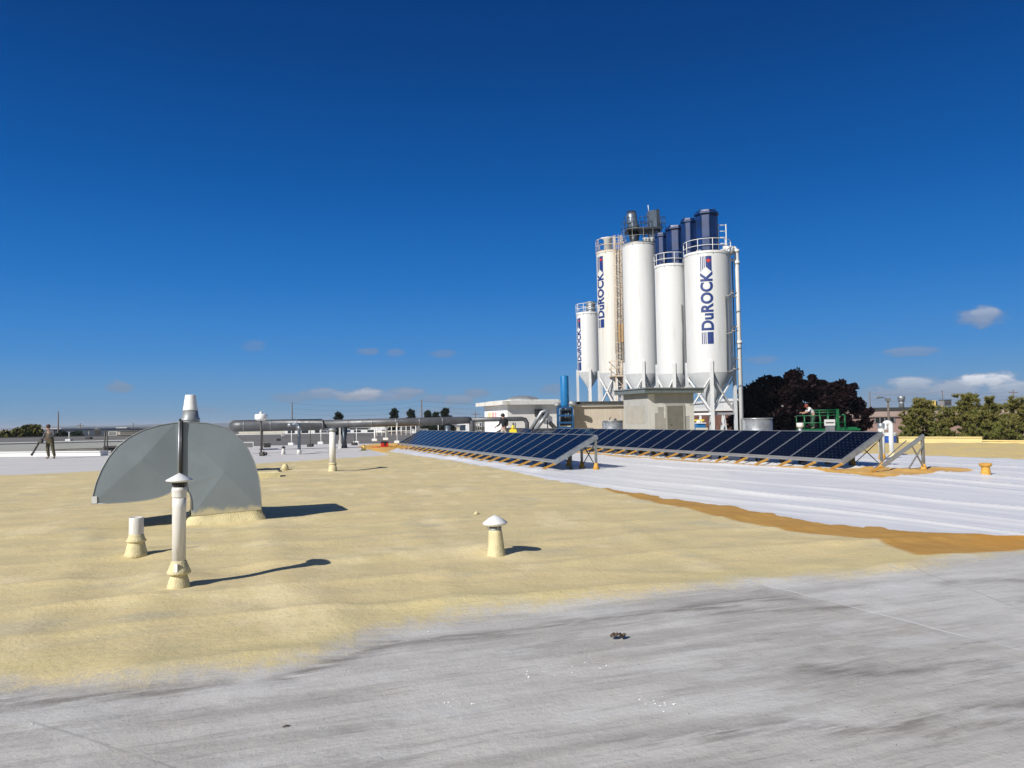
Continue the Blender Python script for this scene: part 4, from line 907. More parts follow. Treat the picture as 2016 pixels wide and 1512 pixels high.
def housing(t, px, Y, silopos, hw, ytop, ybot, dy, six=8, m='navy', lid=True):
    s = Y/FPX; c = aty(px, ybot, Y); x, y = c.x-silopos.x, dy; Z = lambda py: aty(px, py, Y).z-GZ; r = hw*s
    mb = MB(); mb.lathe([(r*.96,Z(ybot)),(r*.96,Z(ytop)-.1)], six, (x,y), smooth=False)
    for k in range(six): a = 2*math.pi*(k+.0)/six; mb.bar((x+r*.97*math.cos(a),y+r*.97*math.sin(a),Z(ybot)),(x+r*.97*math.cos(a),y+r*.97*math.sin(a),Z(ytop)-.1),.07)
    h = mb.build('filter_housing', m, t)
    h2 = (Z(ytop)-Z(ybot))
    mb = MB(); mb.lathe([(r*.96,Z(ytop)-.32),(r*1.16,Z(ytop)-.30),(r*1.16,Z(ytop)-.16),(r*1.0,Z(ytop)-.12),(r*.98,Z(ytop)),(r*.6,Z(ytop)+.05)], six, (x,y), smooth=False)
    for k in range(4): a = k*1.57+.6; mb.tube([(x+r*.9*math.cos(a),y+r*.9*math.sin(a),Z(ytop)-.05),(x+r*.9*math.cos(a),y+r*.9*math.sin(a),Z(ytop)+.16)],.04,6)
    mb.build('lid', m, h)
    mb = MB()
    for f in (.18,.36): mb.lathe([(r*.97,Z(ybot)+h2*f),(r*1.03,Z(ybot)+h2*f+.03),(r*.97,Z(ybot)+h2*f+.1)], six, (x,y), smooth=False, cap=False)
    mb.build('band', m, h)

# nearest right silo
t, R5, Z5, q5 = silo('rightmost silo, largest navy lettering facing front, tall white pipe beside it', 1395.5, 60, 45.2, 505, 735, 800, rail=479, text=(-3.5,655,542,681,513,.90), legtop=22)
housing(t, 1393, 60, q5, 21.5, 417, 504, .0); housing(t, 1362, 60, q5, 14.5, 427, 504, .8)
s = 60/FPX
mb = MB(); x = (1425-1395.5)*s
for dx in (-8*s, 8*s): mb.tube([(x+dx,-.2,Z5(510)),(x+dx,-.2,Z5(443))],.045,6)
for k in range(6): mb.tube([(x-8*s,-.2,Z5(505-k*12)),(x+8*s,-.2,Z5(505-k*12))],.035,6)
mb.build('ladder','white',t)
mb = MB(); mb.lathe([(.34,Z5(505)),(.34,Z5(494)),(.2,Z5(492))],16,c=((1440-1395.5)*s*.9,-.6)); mb.build('hatch','hopper',t); mb = MB(); mb.lathe([(.2,Z5(506)),(.2,Z5(499))],12,c=((1372-1395.5)*s,-1.2)); mb.build('relief_valve','hopper',t)
mb = MB(); xp = (1447-1395.5)*s+.05
mb.tube([(1.2,-.3,Z5(491)),(xp-.35,-.3,Z5(490)),(xp-.02,-.3,Z5(491)),(xp+.12,-.3,Z5(496)),(xp+.14,-.3,Z5(512)),(xp+.14,-.3,.2)], .17, 16); fp = mb.build('fill_pipe','white',t)
mb = MB()
for py in (497,520,676): mb.lathe([(.23,Z5(py)-.1),(.23,Z5(py)+.12)],16,c=(xp+.14,-.3))
mb.build('coupling','white',fp)
mb = MB()
for py in (514,585,645,707): mb.bar((R5-.3,-.3,Z5(py)),(xp,-.3,Z5(py)),.13); mb.bar((R5-.3,-.5,Z5(py)-.2),(xp,-.4,Z5(py)),.09)
mb.build('pipe_bracket','white',t)
mb = MB(); mb.tube([(R5+.12,-.2,Z5(510)),(R5+.12,-.2,.2)],.05,8); a_ = math.atan2(-q5.y,-q5.x)+.75
pa = lambda z, k=0.05: ((R5+k)*math.cos(a_),(R5+k)*math.sin(a_),z)
mb.tube([pa(Z5(590)),pa(Z5(737))],.03,6)
for py in (590,662,735):
    zz_ = Z5(py); mb.tube([pa(zz_),tuple(Vector(pa(zz_+.05))+Vector((.35,-.1,0))),tuple(Vector(pa(zz_+.45))+Vector((.55,-.1,0)))],.05,6); mb.tube([tuple(Vector(pa(zz_+.2))+Vector((.4,-.15,0))),tuple(Vector(pa(zz_+.2))+Vector((.85,-.15,0)))],.05,6)
mb.build('level_probe_conduit','steel',t)
# second
t, R4, Z4, q4 = silo('plain white silo under two navy filters, second from the right', 1323, 62.5, 31.5, 527, 737, 800, rail=503, legtop=20)
housing(t, 1333, 62.5, q4, 19.5, 447, 527, 0); housing(t, 1307, 62.5, q4, 13, 457, 527, .6)
mb = MB(); a_ = math.atan2(-q4.y,-q4.x)+.62; mb.tube([((R4+.04)*math.cos(a_),(R4+.04)*math.sin(a_),Z4(604)),((R4+.04)*math.cos(a_),(R4+.04)*math.sin(a_),Z4(740))],.04,6); mb.build('conduit','steel',t)
# third, widest plain one with machinery on top
t, R3, Z3, q3 = silo('tallest plain white silo with a dark fan and platform on top, middle of the five', 1262, 66, 34.5, 485, 737, 795, rail=456, legtop=24)
s = 66/FPX; X3 = lambda px, py=450: aty(px, py, 66).x-q3.x
mb = MB(); mb.box(X3(1232),X3(1300),-.9,.9,Z3(456),Z3(452)); mb.build('platform','topdark',t)
mb = MB(); mb.lathe([(8*s,Z3(487)),(9*s,Z3(475)),(11*s,Z3(458))],20,c=(X3(1248),0)); mb.build('fan_base','topdark',t)
mb = MB(); cx3 = X3(1245); mb.tube([(cx3+.15,0,Z3(452)),(cx3+.1,0,Z3(446)),(cx3,0,Z3(440)),(cx3-.05,0,Z3(424)),(cx3-.05,0,Z3(419))],[.5,.5,.46,.46,.36],20); f_ = mb.build('fan_motor','topgrey',t)
mb = MB()
for k in range(8): a = k*math.pi/4; mb.box(cx3-.05+.3*math.cos(a)-.08,cx3-.05+.3*math.cos(a)+.08,.3*math.sin(a)-.08,.3*math.sin(a)+.08,Z3(420),Z3(416))
mb.build('fan_crown','black',f_)
mb = MB(); mb.prism([(X3(1277),Z3(485)),(X3(1296),Z3(485)),(X3(1295),Z3(417)),(X3(1291),Z3(416)),(X3(1275),Z3(418))],-.45,.45); mb.build('elevator_casing','topgrey',t)
mb = MB(); mb.prism([(X3(1292),Z3(480)),(X3(1298.5),Z3(480)),(X3(1297),Z3(416)),(X3(1291),Z3(415))],-.49,-.455); mb.build('casing_cover','topdark',t)
mb = MB(); mb.tube([(X3(1278),0,Z3(417)),(X3(1277),0,Z3(404))],.035,6); mb.build('mast','white',t)
mb = MB()
for (pxa,pxb) in ((1227,1240),(1257,1275),(1297,1306)):
    for yy_ in (-.8,.8):
        for py in (432,444): mb.tube([(X3(pxa),yy_,Z3(py)),(X3(pxb),yy_,Z3(py))],.028,6)
        for px_ in (pxa,(pxa+pxb)/2,pxb): mb.tube([(X3(px_),yy_,Z3(455)),(X3(px_),yy_,Z3(432))],.028,6)
mb.build('platform_rail','topdark',t)
mb = MB()
for px_ in (1266,1272,1280): mb.lathe([(.14,Z3(487)),(.14,Z3(476)),(.2,Z3(475)),(.2,Z3(473))],12,c=(X3(px_),-.8))
mb.build('valve','hopper',t)
mb = MB()
for (a_, b_) in ((1234,1246),(1262,1270),(1270,1262)): mb.bar((X3(a_),-.3,Z3(456)),(X3(b_),-.3,Z3(486)),.07)
mb.build('platform_strut','topdark',t)
# fourth: weathered, ladder
t, R2, Z2, q2 = silo('weathered cream silo with a caged ladder and navy lettering on its left side', 1206, 70.5, 29.5, 500, 735, 790, shell='silo_old', rail=474, text=(-23,628,540,647,508,.85), legtop=5)
s = 70.5/FPX; X2 = lambda px, py=600: aty(px, py, 70.5).x-q2.x
mb = MB(); mb.lathe([(8*s,Z2(500)),(8*s,Z2(473)),(9.5*s,Z2(472)),(9.5*s,Z2(469)),(8*s,Z2(468))],24,c=(X2(1199),-.1)); f_ = mb.build('dust_filter','silo_old',t)
mb = MB(); mb.tube([(X2(1186),0,Z2(469)),(X2(1208),0,Z2(467))],.08,8); mb.build('filter_arm','white',f_)
mb = MB(); lx = X2(1213); ly = -R2*.96-.25
for dx in (-.28,.28): mb.tube([(lx+dx,ly,Z2(472)),(lx+dx,ly,Z2(740))],.04,6)
z = Z2(738)
while z < Z2(474): mb.tube([(lx-.28,ly,z),(lx+.28,ly,z)],.025,5); z += .32
lad = mb.build('ladder','rust',t)
mb = MB(); z = Z2(700)
while z < Z2(470):
    mb.tube([(lx+.42*math.cos(a),ly-.35+.45*math.sin(a),z) for a in [R_(q) for q in range(160,381,22)]],.03,5); z += 1.0
for a in [R_(q) for q in (185,230,270,310,355)]: mb.tube([(lx+.42*math.cos(a),ly-.35+.45*math.sin(a),Z2(700)),(lx+.42*math.cos(a),ly-.35+.45*math.sin(a),Z2(474))],.026,5)
mb.build('ladder_cage','rust',lad)
mb = MB(); mb.tube([(X2(1227),ly+.1,Z2(500)),(X2(1226),ly+.1,Z2(760))],.05,6)
for k in range(22): z = Z2(520+k*10.5); mb.box(X2(1226)-.08,X2(1226)+.1,ly-.02,ly+.2,z,z+.09)
mb.build('cable_riser','rust',t)
mb = MB()
for k, px_ in enumerate((1210.5,1216,1221,1226)): mb.box(X2(px_)-.09,X2(px_)+.09,ly-.95,ly-.88,Z2(680-k%2),Z2(644))
mb.build('gate_panel','rustbox',lad)
mb = MB(); zf = Z2(742); x0_, x1_ = X2(1193), X2(1233); y0_, y1_ = -R2-1.3, -R2+.3
mb.box(x0_,x1_,y0_,y1_,zf-.12,zf); pl = mb.build('rest_platform','rust',t)
mb = MB(); zt_ = Z2(715)
for f in (1,.5):
    z = zf+(zt_-zf)*f; mb.tube([(x0_,y1_,z),(x0_,y0_,z),(x1_,y0_,z),(x1_,y1_,z)],.035,6)
for k in range(5): x = x0_+(x1_-x0_)*k/4; mb.tube([(x,y0_,zf),(x,y0_,zt_)],.035,6)
mb.box(X2(1210),X2(1214),y0_-.02,y0_,zf,zt_-.2); mb.build('platform_rail','rust',pl)
mb = MB()
for px_ in (1202,1216): 
    for yy_ in (y0_+.1,y1_-.3): mb.bar((X2(px_),yy_,0),(X2(px_),yy_,zf-.12),.1)
z = 1.0
kk = 0
while z < zf-.8:
    mb.bar((X2(1202),y0_+.1,z),(X2(1216),y0_+.1,z),.06); mb.bar((X2(1202 if kk%2 else 1216),y0_+.1,z),(X2(1216 if kk%2 else 1202),y0_+.1,z+.75),.05); z += .75; kk += 1
mb.build('ladder_tower','rust',t)
mb = MB(); mb.box(X2(1203),X2(1205),y0_-.0,y0_+.3,.0,zf-.3); mb.build('tower_post','white',t)
# fifth: small
t, R1, Z1, q1 = silo('smallest, lowest silo at the left end with slim lettering and a silver filter', 1159, 75, 23.3, 619, 733, 765, rail=600, text=(-19.3,712,650,730,628,.62), legtop=5, braces=False, beam=6.6)
s = 75/FPX; X1 = lambda px, py=600: aty(px, py, 75).x-q1.x
prof = []
for k in range(6): z = Z1(621-k*4.3); prof += [(9*s,z),(9*s,z+.12),(10*s,z+.14),(9*s,z+.17)]
mb = MB(); mb.lathe(prof+[(10.5*s,Z1(597)),(10.5*s,Z1(595)),(6*s,Z1(594))],24,c=(X1(1163),0)); mb.build('silver_filter','galv',t)

# ------------------------------------------------------------------ parapets and the far part of the roof
def line_wall(name, label, cat, pts, h, th, m, zb=-.1, capm=None, h2=None):
    """wall along ground points"""
    c = pts[0]; t = thing(name, label, cat, (c[0], c[1], zb)); mb = MB(); cp_ = MB()
    for a, b in zip(pts, pts[1:]):
        a3 = Vector((a[0]-c[0], a[1]-c[1], 0)); b3 = Vector((b[0]-c[0], b[1]-c[1], 0)); d = (b3-a3).normalized(); n_ = Vector((-d.y, d.x, 0))
        if n_.y < 0: n_ = -n_
        v = [a3, b3, b3+n_*th, a3+n_*th]; mb.add([tuple(p) for p in v]+[(p.x,p.y,h-zb) for p in v], [(0,1,5,4),(1,2,6,5),(2,3,7,6),(3,0,4,7),(4,5,6,7)])
        w_ = [a3-n_*.05, b3-n_*.05, b3+n_*(th+.05), a3+n_*(th+.05)]; z0_ = h-zb+.002; cp_.add([(p.x,p.y,z0_) for p in w_]+[(p.x,p.y,z0_+.05) for p in w_], [(3,2,1,0),(0,1,5,4),(1,2,6,5),(2,3,7,6),(3,0,4,7),(4,5,6,7)])
    mb.build('wall', m, t); cp_.build('coping', capm or m, t); return t
pa_, pb_ = aty(1672, 872, 41.6), aty(1934, 876, 37.6); pc_ = aty(2400, 880, 30.8)
line_wall('parapet', 'tall yellow foamed parapet along the right roof edge before the pines', 'parapet', [(pa_.x,pa_.y),(pb_.x,pb_.y)], .38, .35, 'parapet')
line_wall('parapet', 'lower yellow foamed parapet at the far right frame edge', 'parapet', [(pb_.x+.01,pb_.y-.01),(pc_.x,pc_.y)], .22, .35, 'parapet')
wa, wb = aty(-330, 888, 48), aty(246, 880, 55)
line_wall('upstand_wall', 'low grey white wall with a bright coping behind the worker in overalls', 'wall', [(wa.x,wa.y),(wb.x,wb.y)], .60, .4, 'wallgrey', capm='farwhite')
a_ = gp(-60, 901); b_ = gp(178, 899)
line_wall('membrane_curb', 'long low white membrane curb at the feet of the worker in overalls', 'curb', [(a_.x,a_.y+1),(b_.x,b_.y+1)], .22, .6, 'farwhite')
q = aty(225, 888, 47); t = thing('cable_tray', 'dark low pipe bundle on blocks right of the worker in overalls', 'pipes', (q.x, q.y, 0), PHI)
mb = MB()
for k in range(4): mb.tube([(-3.2,k*.25,.22),(3.8,k*.3+.2,.25)],.09,8)
mb.box(-.6,3.2,-.1,1.1,.33,.42); mb.build('pipe_bundle','darksteel',t)
mb = MB()
for x in (-3,-1.6,0,1.6,3.2): mb.box(x-.15,x+.15,-.2,1.2,0,.16)
mb.build('sleeper_block','darkroof',t)
q = aty(206, 881, 46); t = thing('twin_posts', 'pair of dark thin posts standing left of the grey arch duct', 'posts', (q.x,q.y,0))
for dx in (0, .16): mb = MB(); mb.tube([(dx,0,0),(dx,0,zat(206,849,46))],.045,8); mb.build('post','darksteel',t)
# neighbouring roofs
def slab_roof(label, pts, z, m='gravel', edge='farwhite', th=.5):
    c = pts[0]; t = thing('neighbour_roof', label, 'roof', (c[0], c[1], GZ)); n_ = len(pts); mb = MB()
    vs = [(x-c[0], y-c[1], 0) for x, y in pts]+[(x-c[0], y-c[1], z-GZ) for x, y in pts]
    mb.add(vs, [tuple(range(n_, 2*n_))]+[(i, (i+1) % n_, n_+(i+1) % n_, n_+i) for i in range(n_)]); mb.build('roof_mass', m, t)
    e = MB()
    for i in range(n_): a, b = vs[n_+i], vs[n_+(i+1) % n_]; e.bar((a[0],a[1],a[2]+.04),(b[0],b[1],b[2]+.04),.3,.12)
    e.build('roof_edge', edge, t); return t
slab_roof('dark gravel roof section behind the grey white wall at left', [(wa.x-2,wa.y+.6),(wb.x,wb.y+.6),(-46,92),(-76,84)], .52, edge='darkroof')
slab_roof('broad dark gravel roof beyond the long round duct', [(-33,52.5),(-13.5,61.2),(12,61.2),(12,64),(3,150),(-70,150)], -.35)
slab_roof('grey roof of the next hall behind the duct, further off', [(-70,160),(8,160),(8,230),(-110,230)], -1.3, m='fargrey')
# units, masts and boxes on those roofs
rnd = random.Random(11)
def unit(name, label, cat, px, pyt, pyb, hw, Y, m, extra=None, dp=1.0):
    q = aty(px, pyb, Y); s = Y/FPX; h = aty(px, pyt, Y).z-q.z
    t = thing(name, label, cat, (q.x, Y, q.z), PHI if hw > 3 else 0)
    mb = MB(); mb.box(-hw*s,hw*s,-dp*hw*s*.6,dp*hw*s*.6,0,h*.9,.02); mb.build('cabinet', m, t)
    mb = MB(); mb.box(-hw*s*1.05,hw*s*1.05,-dp*hw*s*.65,dp*hw*s*.65,h*.9+.002,h); mb.build('lid', 'fargrey' if extra is None else extra, t)
    mb = MB()
    for k in range(4): mb.box(-hw*s*.8,hw*s*.8,-dp*hw*s*.6-.02,-dp*hw*s*.6,h*(.15+.17*k),h*(.23+.17*k))
    mb.build('grille','darksteel',t)
    return t
for a in [('rooftop_unit','white louvred rooftop unit under the left end of the long duct','air unit',422,852,871,5.5,60,'farwhite'),
          ('rooftop_unit','low white slatted box left of the pole fan foot','air unit',489,868,882,9.5,42,'plastic'),
          ('rooftop_unit','dark cabinet beside the pole fan foot','air unit',526,871,881,6.5,43,'darksteel'),
          ('rooftop_unit','small white drum unit on the gravel roof behind the blue grey riser','air unit',557,853,859,3,80,'plastic'),
          ('rooftop_unit','grey unit on the gravel roof between the two thin masts','air unit',548,862,868,5,72,'fargrey'),
          ('rooftop_unit','pale unit under the duct left of the slender dish capped pipe','air unit',637,846,852,7,90,'farwhite'),
          ('rooftop_unit','long white roof unit under the duct right of the dish capped pipe','air unit',705,842,846,22,120,'farwhite'),
          ('rooftop_unit','white rooftop unit beside the tall left end of the solar row','air unit',827,844,853,14,62,'farwhite'),
          ('rooftop_unit','brown grey rooftop unit behind the masts near the solar row','air unit',800,842,850,12,70,'fargrey'),
          ('rooftop_unit','dark unit with railings left of the white rooftop room','air unit',945,838,848,9,66,'darksteel'),
          ('rooftop_unit','wide grey ventilator house on the roof behind the solar row','air unit',860,850,858,20,75,'fargrey'),
          ('rooftop_unit','pale half round hood on the far left roof near the arch duct','air unit',222,848,858,8,88,'farwhite'),
          ('rooftop_unit','long cream box on the far left roof touching the arch duct','air unit',258,847,856,22,88,'farcream'),
          ('rooftop_unit','dark cabinet on the far left roof edge','air unit',192,845,856,5,88,'darksteel')]: unit(*a)
masts = [(574,848,876,'white mast with a white block left of the blue grey riser',45,'white'),(632,845,874,'white mast between the riser and the dish capped pipe',45,'white'),(611,840,879,'dark mast right of the blue grey riser',43,'darksteel'),(702,843,873,'white mast under the middle of the long duct',46,'white'),
         (698,858,876,'short dark post beside the yellow cone vent',44,'darksteel'),(738,846,868,'stout white post near the left foot of the solar row',48,'white'),(760,841,866,'white mast just left of the solar row',49,'white'),(782,832,872,'tallest white mast at the left tip of the near solar row',46,'white'),
         (863,830,852,'white post behind the solar row under the thick duct',58,'white'),(918,833,852,'thin white post left of the duct bend',58,'white'),(136,850,868,'short white post on the far left dark roof',60,'white'),(175,848,864,'short grey post on the far left dark roof behind the wall',64,'steel')]
for px, a, b, lab, Y_, m in masts:
    q = aty(px, b, Y_); s = Y_/FPX; t = thing('roof_mast', lab, 'mast', (q.x, Y_, q.z), 0, 'thin masts on the back roofs')
    mb = MB(); mb.tube([(0,0,0),(0,0,aty(px,a,Y_).z-q.z)],(.75 if px not in (738,) else 1.6)*s,8); mb.build('pole',m,t)
    mb = MB(); mb.box(-5*s,5*s,-.2,.2,-.02,.14,.02); mb.build('base_block','farwhite' if m == 'white' else 'darkroof',t)
# railing behind the solar row, left end
q = aty(742, 852, 58); t = thing('roof_railing', 'white two bar railing behind the left end of the near solar row', 'railing', (q.x, 58, q.z)); s = 58/FPX
mb = MB()
for z in (0.1,.45): mb.tube([(0,0,z),(75*s,.5,z+.02)],.035,6)
for k in range(9): mb.tube([(75*s*k/8,.06*k,-.25),(75*s*k/8,.06*k,.47)],.035,6)
mb.build('rails','white',t)
q = aty(940, 850, 60); t = thing('roof_railing', 'dark grey railing and pipework between the duct bend and white rooftop room', 'railing', (q.x, 60, q.z)); s = 60/FPX
mb = MB()
for z in (.1,.4,.7): mb.tube([(0,0,z),(18*s,0,z)],.05,6)
for k in range(5): mb.tube([(18*s*k/4,0,-.2),(18*s*k/4,0,.9)],.05,6)
mb.build('rails','steel',t)

# ------------------------------------------------------------------ far buildings, poles, wires
def far_building(label, px0, px1, pyt, Y, dep, m, roofm='fargrey', nwin=0, name='far_building', rz=0.0):
    a, b = aty(px0, pyt, Y), aty(px1, pyt, Y); wd = b.x-a.x; h = (a.z+b.z)/2-GZ
    t = thing(name, label, 'building', (a.x, Y, GZ), rz); mb = MB(); mb.box(0,wd,0,dep,0,h-.4); mb.build('wall', m, t)
    mb = MB(); mb.box(-.2,wd+.2,-.2,dep+.2,h-.4,h); mb.build('roof', roofm, t)
    if nwin:
        for k in range(nwin):
            mb = MB(); x = wd*(k+.25)/nwin; mb.box(x,x+wd*.5/nwin,-.12,.0,h*.42,h*.72); mb.build('window','glassd',t)
    return t
fb = [(-60,95,847,190,40,'farcream'),(100,150,846,240,40,'fargrey'),(140,205,845,420,60,'farwhite'),(210,262,844,330,60,'farbrown'),(255,330,842,500,80,'farcream'),(300,352,840,700,60,'farwhite'),(470,560,838,600,60,'farcream'),(560,640,840,350,60,'farwhite'),
      (640,700,836,520,60,'farbrown'),(690,770,838,300,50,'farwhite'),(770,850,834,480,60,'fargrey'),(845,905,838,240,30,'farcream'),(900,945,832,400,50,'farwhite'),(-10,60,846,900,100,'farwhite'),(60,120,843,1200,100,'farwhite'),(160,190,842,1500,100,'farwhite'),(228,250,841,1300,100,'farwhite')]
adj = ['cream','grey','white','brown','long cream','white','long cream','white','brown','white','grey','cream','white','white','white','white','white']
spot = ['behind the round green shrubs at far left','just right of the worker in overalls','beyond the leftmost power pole','left of the arch duct','touching the arch duct skyline','hidden partly by the arch top','over the left end of the long duct','under the pole left of the pine','between pine and dish capped pipe','below the bushy pines left part','below the bushy pines right part','left of the white rooftop room','right behind the duct bend','low at the far left horizon','above the worker in overalls on the horizon','small on the horizon between the poles','smallest on the horizon near the arch']
for a, ad, sp in zip(fb, adj, spot): far_building('far %s flat building %s' % (ad, sp), *a, nwin=3 if a[3] < 400 else 0)
# clutter of tiny far houses as individual things
rnd = random.Random(21)
# right hand: pinkish building
t = far_building('long pinkish brown flat roofed building behind the pines at right', 1655, 2250, 799, 88, 30, 'pink', 'darkroof', 0, 'brick_building'); s = 88/FPX
wd = aty(2250,799,88).x-aty(1655,799,88).x
hB = (aty(1655,799,88).z+aty(2250,799,88).z)/2-GZ
for o in t.children:
    if o.name.startswith('wall'): pass
mb = MB(); mb.box(0,wd,-.14,-.002,hB-1.05,hB-.41); mb.build('fascia','fasciab',t)
mb = MB(); mb.box(0,wd,-.16,-.002,hB-1.15,hB-1.055); mb.build('trim','farbrown',t)
for (a_, b_) in ((1722,1760),(1800,1840),(1880,1920),(1960,2000),(2040,2080)):
    x0_, x1_ = aty(a_,820,88).x-aty(1655,799,88).x, aty(b_,820,88).x-aty(1655,799,88).x; zc0, zc1 = aty(1740,832,88).z-GZ, aty(1740,817,88).z-GZ
    mb = MB(); mb.box(x0_,x1_,-.05,-.002,zc0,zc1); w_ = mb.build('window','glassd',t)
    mb = MB()
    for k in range(5): x = x0_+(x1_-x0_)*k/4; mb.box(x-.05,x+.05,-.12,-.052,zc0,zc1)
    mb.build('mullion','fargrey',w_)
t = far_building('brick hall with dark openings seen between the silo legs', 1368, 1455, 803, 100, 20, 'brick', 'farwhite', 4, 'brick_building')
t = far_building('long white roofed hall behind the purple tree and silo legs', 1425, 1560, 784, 115, 25, 'farwhite', 'farwhite', 0)
t = far_building('beige low hall right behind the silo legs', 1130, 1240, 818, 110, 20, 'fargrey', 'farwhite', 2)
# blue and yellow plant under silo
q = aty(1376, 846, 58); t = thing('site_trailer', 'blue and white trailer with a yellow beam under the silos', 'trailer', (q.x, 58, GZ)); s = 58/FPX; zz_ = lambda py: aty(1376,py,58).z-GZ
mb = MB(); mb.box(-8*s,9*s,-.6,.6,0,zz_(834)); mb.build('body','bluecyl',t)
mb = MB(); mb.box(-9*s,10*s,-.7,.7,zz_(834)+.002,zz_(832)); mb.lathe([(5*s,zz_(832)),(4*s,zz_(829)),(1*s,zz_(827))],16); mb.build('roof','farwhite',t)
mb = MB(); mb.box(-11*s,16*s,.75,.9,zz_(829),zz_(826)); mb.build('beam','yellow',t)
mb = MB(); mb.box(-11*s,12*s,-.8,-.7,0,zz_(842)); mb.build('skirt','farcream',t)
# vents on pink building
def stackv(px, pyt, pyb, hw, Y, label, m='galv'):
    q = aty(px, pyb, Y); s = Y/FPX; h = aty(px,pyt,Y).z-q.z; t = thing('roof_fan', label, 'roof fan', (q.x, Y, q.z))
    mb = MB(); mb.lathe([(hw*.7*s,-.4),(hw*.7*s,h*.3),(hw*.85*s,h*.45)],16); mb.build('base',m,t)
    mb = MB(); mb.lathe([(hw*.85*s,h*.45),(hw*.9*s,h*.65),(hw*1.1*s,h*.8),(hw*1.1*s,h),(hw*.8*s,h)],16); mb.build('hood',m,t)
stackv(1775,780,800,6.5,90,'flared pale metal fan stack on the pinkish building')
q = aty(1839,802,90); s = 90/FPX; t = thing('roof_hatch','yellow raised hatch on the pinkish building roof','roof hatch',(q.x,90,q.z-.3)); 
mb = MB(); mb.box(-14*s,14*s,-.4,.4,0,.45); mb.build('tray','yellowf',t); mb = MB(); mb.box(-7*s,-5*s,-.3,.3,.45,1.0); mb.box(-1*s,1*s,-.3,.3,.45,1.0); mb.box(-7*s,1*s,-.3,.3,1.002,1.1); mb.build('frame','yellowf',t)
unit('rooftop_unit','dark air unit behind the yellow hatch on the pinkish building','air unit',1838,790,800,6,98,'darksteel')
unit('rooftop_unit','long grey unit with a dark lid on the pinkish building','air unit',1861,787,799,10,100,'fargrey','black')
# street lamp
q = aty(1749, 800, 78); t = thing('street_lamp', 'street lamp with a curved arm above the pinkish building', 'street lamp', (q.x, 78, GZ)); s = 78/FPX; L_ = lambda px, py: (aty(px,py,78).x-q.x, 0, aty(px,py,78).z-GZ)
mb = MB(); mb.tube([(0,0,0),L_(1748,784)],[.16,.10],10); mb.build('pole','wood',t)
mb = MB(); mb.tube([L_(1748,788),L_(1745,785),L_(1740,782.5),L_(1734,782)],.05,8); mb.build('arm','galv',t)
mb = MB(); mb.sphere(Vector(L_(1730,782.5)), .3, 8, (1.6,.5,.35)); mb.build('lamp_head','galv',t)
mb = MB(); mb.box(-.2,.2,-.2,.2,aty(1748,790,78).z-GZ,aty(1748,784,78).z-GZ); mb.build('transformer','steel',t)
# power poles
poles = [(115,810,190,'leftmost power pole over the wall','wood'),(158,833,260,'short pole right of the leftmost power pole','wood'),(262,832,300,'tiny dark pole near the arch duct left shoulder','wood'),(575,792,200,'power pole rising behind the long duct','wood'),(830,787,200,'power pole among the bushy pines','wood'),(936,810,220,'short pole left of the white rooftop room','wood'),
         (1712,771,230,'thin pole over the right end of the purple tree','wood'),(1855,768,230,'thin pole above the dark lidded unit','wood'),(1995,767,200,'rightmost power pole above the pines','wood')]
tops = {}
for px, py, Y_, lab, m in poles:
    q = aty(px, 845, Y_); top = aty(px, py, Y_); t = thing('power_pole', lab, 'power pole', (top.x, Y_, GZ), 0, 'power poles on the skyline'); tops[px] = Vector((top.x, Y_, top.z))
    mb = MB(); mb.tube([(0,0,0),(0,0,top.z-GZ)],[.24,.13],8); mb.build('pole',m,t)
    if px in (158,936,1995):
        mb = MB(); mb.box(-1.2,1.2,-.08,.08,top.z-GZ-.9,top.z-GZ-.7); mb.box(-1,1,-.08,.08,top.z-GZ-2,top.z-GZ-1.85); mb.build('crossarm',m,t)
def wire(a, b, sag, label, r=.018):
    mb = MB(); a, b = Vector(a), Vector(b); mb.tube([tuple((a.lerp(b,k/16)-a)-Vector((0,0,sag*4*(k/16)*(1-k/16)))) for k in range(17)], r, 5)
    tag(mb.build('power_line','darksteel',None,loc3(a)), label, 'power line', 'power lines on the skyline')
lv = ['topmost','second','third','lowest']
for k, dz in enumerate((-.3,-1.6,-2.9,-4.2)):
    wire(tops[575]+Vector((0,0,dz)), tops[830]+Vector((0,0,dz)), 1.0, '%s wire between the duct pole and the pine pole' % lv[k])
    wire(tops[830]+Vector((0,0,dz)), tops[830]+Vector((60,10,dz-1)), 1.2, '%s wire from the pine pole towards the silos' % lv[k])
for k, dz in enumerate((-.4,-2.4,-4.4)):
    wire(tops[1712]+Vector((0,0,dz)), tops[1855]+Vector((0,0,dz)), .8, '%s wire left of the dark lidded unit pole' % lv[k])
    wire(tops[1855]+Vector((0,0,dz)), tops[1995]+Vector((0,0,dz)), .8, '%s wire running to the rightmost pole' % lv[k])
